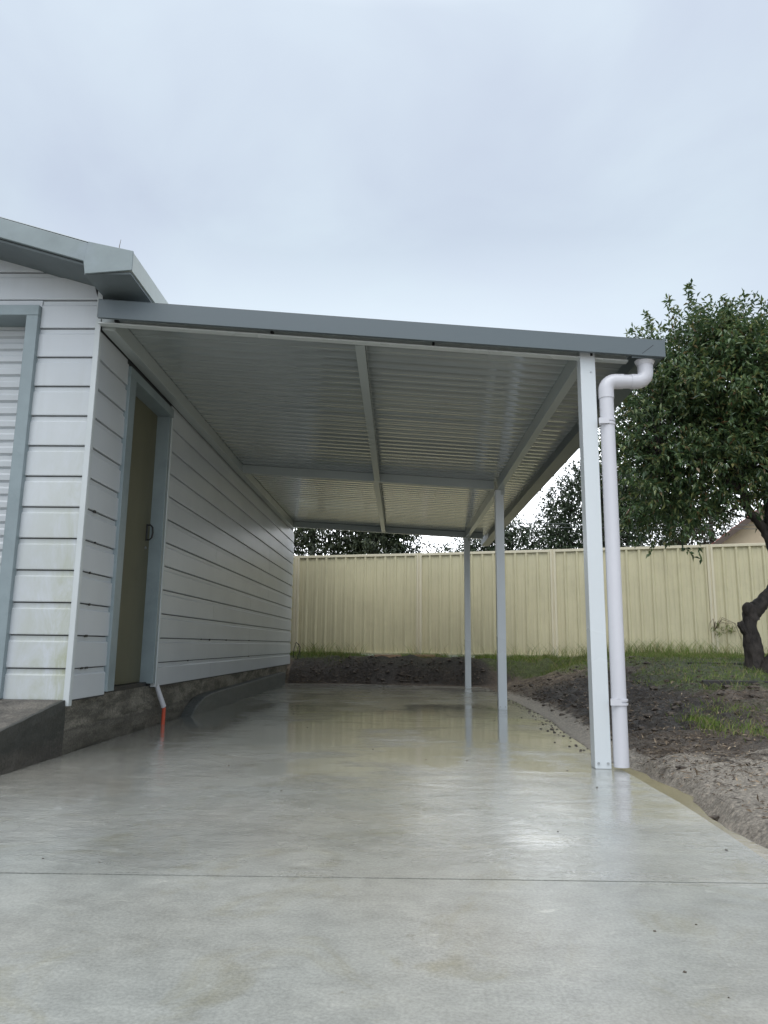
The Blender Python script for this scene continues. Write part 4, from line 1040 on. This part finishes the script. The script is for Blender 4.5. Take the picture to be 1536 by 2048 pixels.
# ------------------------------------------------------------------ yard details
def ray_ground(x, y): return ground_z(x, y)
def blades(name, pts, hmin, hmax, wid, label, mat='grass', lean=0.5):
    P = np.array(pts); n = len(P)
    ang = RNG.uniform(0, 2 * np.pi, n); h = RNG.uniform(hmin, hmax, n)
    d = unit(np.stack([np.cos(ang) * lean * RNG.uniform(.2, 1, n), np.sin(ang) * lean * RNG.uniform(.2, 1, n), np.ones(n)], 1))
    s = np.stack([-np.sin(ang + 1.2), np.cos(ang + 1.2), np.zeros(n)], 1) * (wid * RNG.uniform(.6, 1.3, n))[:, None]
    mid = P + d * (h * 0.55)[:, None]
    out = np.stack([np.cos(ang), np.sin(ang), np.zeros(n)], 1)
    tip = P + d * h[:, None] + out * (h * 0.35)[:, None]
    vs = np.stack([P - s, P + s, mid + s * .7, mid - s * .7, tip], 1).reshape(-1, 3)
    i = np.arange(n) * 5
    fs = np.stack([i, i + 1, i + 2, i, i + 2, i + 3, i + 3, i + 2, i + 4], 1).ravel()
    o = np_mesh(name, vs, fs, 3, M[mat]); tag(o, label, 'grass', kind='stuff'); return o
pts = []
for _ in range(60000):
    x = random.uniform(-2.6, 7.0); y = fence_y(x) - abs(random.gauss(0, 0.42)) - 0.04
    c = cover(x, y)[1]
    if x < 1.6 and nz(x, y, 1.2, 55) < -0.05 - 0.25 * (x < -1.0): continue
    if x < 1.5 and (fence_y(x) - y) > 0.55 and x > -0.9: continue
    if -0.9 < x < 1.0 and random.random() < 0.45: continue
    if nz(x, y, 3.1, 58) < -0.22: continue
    if random.random() < c * 0.75 and (y - back_y(x) > 0.25 or x > 1.6): pts.append((x, y, ground_z(x, y) - 0.01))
blades('fence_grass', pts, 0.025, 0.105, 0.0035, 'green grass growing in a strip along the foot of the fence')
pts = []
for _ in range(150000):
    x = random.uniform(1.9, 6.5); y = random.uniform(4.4, fence_y(x) - 0.4)
    c = cover(x, y)[1] * (0.55 + 0.9 * max(0, nz(x, y, 2.3, 61)))
    if c > 0.34 and nz(x, y, 5.5, 66) > -0.08 and random.random() < c * 0.40: pts.append((x, y, ground_z(x, y) - 0.01))
for cx, cy, rr_, k in [(2.12, 5.30, 0.10, 260), (2.14, 5.62, 0.10, 300), (2.26, 5.05, 0.16, 260), (2.45, 5.9, 0.22, 200)]:
    for _ in range(k):
        x = random.gauss(cx, rr_ * .6); y = random.gauss(cy, rr_); pts.append((x, y, ground_z(x, y) - 0.01))
blades('yard_grass', pts, 0.025, 0.085, 0.003, 'patchy grass over the mud towards the garden tree')
pts = []
for cx, k, s_ in [(-1.55, 220, .25), (-1.0, 60, .2), (3.4, 420, .7), (4.4, 700, .7), (2.1, 110, .5), (0.6, 50, .5)]:
    for _ in range(k):
        x = random.gauss(cx, s_); y = fence_y(x) - random.uniform(0.03, 0.3); pts.append((x, y, ground_z(x, y) - 0.01))
blades('tall_weeds', pts, 0.12, 0.34, 0.0035, 'tall seeding weeds standing against the fence', lean=0.3)
# litter of twigs and dead leaves over the dirt
n_l = 17000; P = []
for _ in range(n_l * 3):
    if random.random() < 0.72: y = random.uniform(2.2, 11.5); x = edge_x(y) + 0.2 + abs(random.gauss(0, 0.9))
    else: x = random.uniform(-1.8, 1.3); y = back_y(x) + 0.05 + abs(random.gauss(0, 0.25))
    if nz(x, y, 1.7, 77) > -0.25: P.append((x, y, ground_z(x, y) + 0.004))
    if len(P) >= n_l: break
P = np.array(P); nl = len(P)
D = unit(np.concatenate([RNG.normal(0, 1, (nl, 2)), RNG.normal(0, 0.25, (nl, 1))], 1))
vs, fs = leaf_mesh(P, D, unit(RNG.normal(0, 0.3, (nl, 3)) + np.array([0, 0, 1])), RNG.uniform(0.008, 0.05, nl), RNG.uniform(0.003, 0.011, nl), 0.05)
tag(np_mesh('leaf_litter', vs, fs, 3, M['straw']), 'dead leaves and twigs scattered over the churned soil', 'litter', kind='stuff')

def clod(mb, c, r, seed):
    bm = bmesh.new(); bmesh.ops.create_icosphere(bm, subdivisions=2, radius=1)
    vs = []
    for v in bm.verts:
        k = 1 + 0.55 * noise.noise(v.co * 1.7 + V((seed, 0, 0))) + 0.25 * noise.noise(v.co * 4.1 + V((0, seed, 0)))
        vs.append((c[0] + v.co.x * r * k * 1.25, c[1] + v.co.y * r * k, c[2] + v.co.z * r * k * 0.62))
    fs = [tuple(v.index for v in f.verts) for f in bm.faces]; bm.free(); mb.add(vs, fs)
mb = MB()
for i in range(1050):
    if i % 4: y = random.uniform(4.4, 11.2); x = edge_x(y) + random.uniform(0.16, 1.9)
    else: x = random.uniform(-1.7, 1.3); y = back_y(x) + random.uniform(0.05, 0.6)
    r = random.choice([.006, .008, .010, .013, .018, .026]) * random.uniform(.7, 1.25)
    clod(mb, (x, y, ground_z(x, y) + r * 0.15), r, i * 1.3)
tag(mb.build('soil_clods', M['soil_clod']), 'lumps of dark turned soil strewn along the yard edge', 'soil', kind='stuff')
mb = MB()
for i in range(38):
    x = random.uniform(-1.3, 1.1); y = random.choice([random.uniform(1.4, 5), random.uniform(2.2, 11.8)]); r = random.uniform(.0016, .0042) * (0.55 + 0.12 * min(y, 6))
    clod(mb, (x, y, r * 0.3), r, i * 2.1)
for i in range(130):
    y = random.uniform(4.5, 11.2); x = edge_x(y) - abs(random.gauss(0, 0.07)); r = random.uniform(.003, .009)
    if not any(abs(x - (a_ + b_) / 2) < .06 and abs(y - c_ - .04) < .09 for a_, b_, c_, _ in POSTS): clod(mb, (x, y, r * 0.3), r, i * 3.3)
tag(mb.build('soil_crumbs', M['soil_clod']), 'tiny dark soil crumbs dropped over the wet slab', 'soil', kind='stuff')
for i, (x, y, r, lab) in enumerate([(1.285, 3.24, 0.026, 'largest dark clod on the pale sand beside the puddle'), (1.46, 4.05, 0.016, 'dark clod on the sand further back than the puddle'), (1.17, 3.62, 0.010, 'small wet clod at the slab edge near the downpipe')]):
    mb = MB()
    for k in range(4): clod(mb, (x + random.gauss(0, r * .9), y + random.gauss(0, r * .7), ground_z(x, y) + r * .25), r * random.uniform(.5, 1), i * 7 + k)
    tag(mb.build('soil_clump', M['soil_clod'], base=(x, y, max(0, ground_z(x, y)))), lab, 'soil clump', 'single clods on the sand')

# garden bed sleepers beside the tree
def sleeper(a, b, z0, z1, t, lab):
    mb = MB(); a, b = V(a), V(b); d = (b - a).normalized(); s = V((-d.y, d.x, 0)) * t
    mb.hexa([a + V((0, 0, z0)), b + V((0, 0, z0)), b + s + V((0, 0, z0)), a + s + V((0, 0, z0)), a + V((0, 0, z1)), b + V((0, 0, z1)), b + s + V((0, 0, z1)), a + s + V((0, 0, z1))])
    tag(mb.build('garden_sleeper', M['sleeper'], base=tuple((a + b) / 2 + V((0, 0, z0))), bevel=0.006), lab, 'sleeper', 'sleepers edging the garden bed')
sleeper((3.28, 8.75, 0), (5.4, 8.55, 0), 0.30, 0.475, 0.06, 'thick dark sleeper edging the bed behind the tree trunk')
sleeper((2.75, 7.0, 0), (4.2, 6.92, 0), 0.20, 0.348, 0.05, 'low dark sleeper lying in front of the tree trunk')
sleeper((3.05, 9.5, 0), (4.0, 9.45, 0), 0.36, 0.455, 0.03, 'thin weathered edging board further back in the grass')
# timber offcuts at the foot of the fence
for i, (x, y, w, d, h, rz, lab) in enumerate([(0.38, 12.86, 0.34, 0.14, 0.04, -0.25, 'short pale timber offcut lying by the fence foot'), (-0.25, 12.78, 0.45, 0.10, 0.03, 0.12, 'long muddy timber offcut half sunk in the bank')]):
    z = ground_z(x, y) + 0.012
    mb = MB(); R = Matrix.Rotation(rz, 4, 'Z'); q = MB(); q.box(-w / 2, w / 2, -d / 2, d / 2, -0.03, h)
    mb.add([R @ V(p) + V((x, y, z)) for p in q.v], q.f)
    tag(mb.build('timber_offcut', M['offcut'], base=(x, y, z - .03), bevel=0.004), lab, 'timber', 'timber offcuts by the fence')
# weed hanging on the fence post
wx, wy = 4.86, 11.78
wd = thing('climbing_weed', (wx, wy, 0.9), 'small wiry weed growing through the fence by a post', 'weed')
mb = MB()
for k in range(7):
    a = random.uniform(-.6, 1.2); mb.tube([(wx, wy, 0.92), (wx + .1 * a, wy - .06, 1.03 + .03 * k % .1), (wx + .28 * a, wy - .08, 1.02), (wx + .36 * a, wy - .08, 0.88 - .02 * k)], [.005, .004, .003, .0015], 5)
mb.build('stem', M['straw'], wd)
st = np.array([[wx + random.uniform(-.06, .3), wy - .06, random.uniform(.86, 1.06)] for _ in range(26)]); dr = unit(RNG.normal(0, 1, (26, 3)))
vs, fs = twig_leaves(st, dr, np.full(26, .05), 5, 0.05, 0.012); np_mesh('leaves', vs, fs, 3, M['grass'], wd)
# tangle of wire at the shed's back corner
mb = MB()
mb.tube([(-1.85, 12.74, 0.40), (-1.84, 12.74, 0.56), (-1.81, 12.75, 0.66), (-1.76, 12.75, 0.62), (-1.75, 12.75, 0.50), (-1.78, 12.74, 0.38)], 0.006, 6)
mb.tube([(-1.81, 12.75, 0.66), (-1.735, 12.76, 0.58), (-1.74, 12.76, 0.40)], 0.005, 6)
tag(mb.build('wire_loop', M['dark_metal'], base=(-1.8, 12.75, 0.4)), 'bent dark wire loop standing at the far corner of the shed', 'wire')

# ------------------------------------------------------------------ light, sky, camera
w = bpy.data.worlds.new('World'); SC.world = w; w.use_nodes = True
nt = w.node_tree; bgd = nt.nodes['Background']
SUN_EL, SUN_AZ = math.radians(52), math.radians(200)      # high, behind the camera and a little to the left
sky = N(nt, 'ShaderNodeTexSky'); sky.sky_type = 'NISHITA'; sky.sun_disc = False
sky.sun_elevation = SUN_EL; sky.sun_rotation = SUN_AZ
tc = N(nt, 'ShaderNodeTexCoord')
sep = N(nt, 'ShaderNodeSeparateXYZ'); L(nt, tc.outputs['Generated'], sep.inputs[0])
# overcast: brighter towards the zenith, pale band at the horizon
lum = ramp(nt, sep.outputs['Z'], [(0.0, (10.0, 10.6, 11.0)), (0.17, (9.3, 10.1, 10.9)), (0.24, (8.4, 9.3, 10.2)), (0.34, (6.3, 7.3, 8.3)), (0.5, (6.0, 7.0, 8.1)), (0.70, (6.6, 7.6, 8.7)), (0.86, (14.5, 15.2, 16.0)), (1.0, (21, 21.3, 21.6))])
mp = N(nt, 'ShaderNodeMapping'); mp.inputs['Scale'].default_value = (1.0, 1.0, 1.7); L(nt, tc.outputs['Generated'], mp.inputs['Vector'])
cl = noise_tex(nt, mp.outputs['Vector'], 2.3, 5, 0.5, 0.6)
cv = ramp(nt, cl, [(0.30, (0.96, 0.93, 0.97)), (0.5, (1.07, 1.05, 1.05)), (0.68, (1.18, 1.17, 1.13))])
clouds = mixc(nt, 1.0, lum.outputs['Color'], cv.outputs['Color'], 'MULTIPLY')
# unseen side sky dimmed to lessen light under the roof; brighter overhead and behind
sx = math_n(nt, 'ABSOLUTE', sep.outputs['X'])
side = math_n(nt, 'MULTIPLY', ramp(nt, sx, [(0.42, 0.0), (0.80, 0.60)]).outputs['Color'], ramp(nt, sep.outputs['Z'], [(0.3, 1.0), (0.6, 0.0)]).outputs['Color'])
dk = math_n(nt, 'SUBTRACT', 1.0, side)
cmb = N(nt, 'ShaderNodeCombineXYZ')
for k_ in range(3): L(nt, dk, cmb.inputs[k_])
clouds = mixc(nt, 1.0, clouds, cmb.outputs[0], 'MULTIPLY')
# a bright break in the overcast low down ahead, between the roof edge and the trees
front_ = math_n(nt, 'MULTIPLY', ramp(nt, math_n(nt, 'ADD', sx, math_n(nt, 'MULTIPLY', math_n(nt, 'SUBTRACT', cl, 0.5), 0.25)), [(0.12, 1.0), (0.62, 0.0)]).outputs['Color'], ramp(nt, sep.outputs['Y'], [(0.35, 0.0), (0.85, 1.0)]).outputs['Color'])
front_ = math_n(nt, 'MULTIPLY', front_, ramp(nt, math_n(nt, 'ADD', sep.outputs['Z'], math_n(nt, 'MULTIPLY', math_n(nt, 'SUBTRACT', cl, 0.5), 0.16)), [(0.0, 0.7), (0.20, 1.0), (0.27, 0.82), (0.33, 0.33), (0.39, 0.06), (0.50, 0.0)]).outputs['Color'])
cmb2 = N(nt, 'ShaderNodeCombineXYZ')
for k_ in range(3): L(nt, math_n(nt, 'MULTIPLY', front_, (29.0, 29.7, 30.4)[k_]), cmb2.inputs[k_])
clouds = mixc(nt, 1.0, clouds, cmb2.outputs[0], 'ADD')
bk_ = ramp(nt, math_n(nt, 'ADD', math_n(nt, 'MULTIPLY', sep.outputs['Y'], 0.5), 0.5), [(0.25, (1.35, 1.35, 1.35)), (0.55, (1.0, 1.0, 1.0))])
clouds = mixc(nt, 1.0, clouds, bk_.outputs['Color'], 'MULTIPLY')
allsky = mixc(nt, 0.90, sky.outputs['Color'], clouds)
L(nt, allsky, bgd.inputs['Color']); bgd.inputs['Strength'].default_value = 0.1

sd_ = bpy.data.lights.new('sun', 'SUN'); sd_.energy = 1.0; sd_.angle = math.radians(45); sd_.color = (1.0, 0.985, 0.96)
so = bpy.data.objects.new('sun', sd_); COL.objects.link(so)
dirv = V((math.sin(SUN_AZ) * math.cos(SUN_EL), math.cos(SUN_AZ) * math.cos(SUN_EL), math.sin(SUN_EL)))
so.rotation_euler = dirv.to_track_quat('Z', 'Y').to_euler(); so.location = dirv * 30

cam = bpy.data.cameras.new('camera'); co = bpy.data.objects.new('camera', cam); COL.objects.link(co)
cam.sensor_fit = 'VERTICAL'; cam.sensor_height = 36.0; cam.lens = 26.0; cam.clip_start = 0.05; cam.clip_end = 3000
rt = V((0.99966, 0.02482, 0.01153)).normalized()
p_, y_, r_a = math.radians(10.1925), math.radians(-1.525), math.radians(0.6713)
fwv = V((math.sin(y_) * math.cos(p_), math.cos(y_) * math.cos(p_), math.sin(p_)))
r0 = V((math.cos(y_), -math.sin(y_), 0)); u0 = r0.cross(fwv)
rt = r0 * math.cos(r_a) + u0 * math.sin(r_a); up = -r0 * math.sin(r_a) + u0 * math.cos(r_a)
mt = Matrix((( rt.x, up.x, -fwv.x, 0), (rt.y, up.y, -fwv.y, 0), (rt.z, up.z, -fwv.z, 0.63), (0, 0, 0, 1)))
co.matrix_world = mt
SC.camera = co
SC.view_settings.view_transform = 'Standard'; SC.view_settings.look = 'None'
SC.view_settings.exposure = 0.08; SC.view_settings.gamma = 1.0
SC.render.engine = 'CYCLES'
SC.cycles.use_denoising = True
SC.cycles.max_bounces = 8; SC.cycles.diffuse_bounces = 4; SC.cycles.glossy_bounces = 5; SC.cycles.transmission_bounces = 3
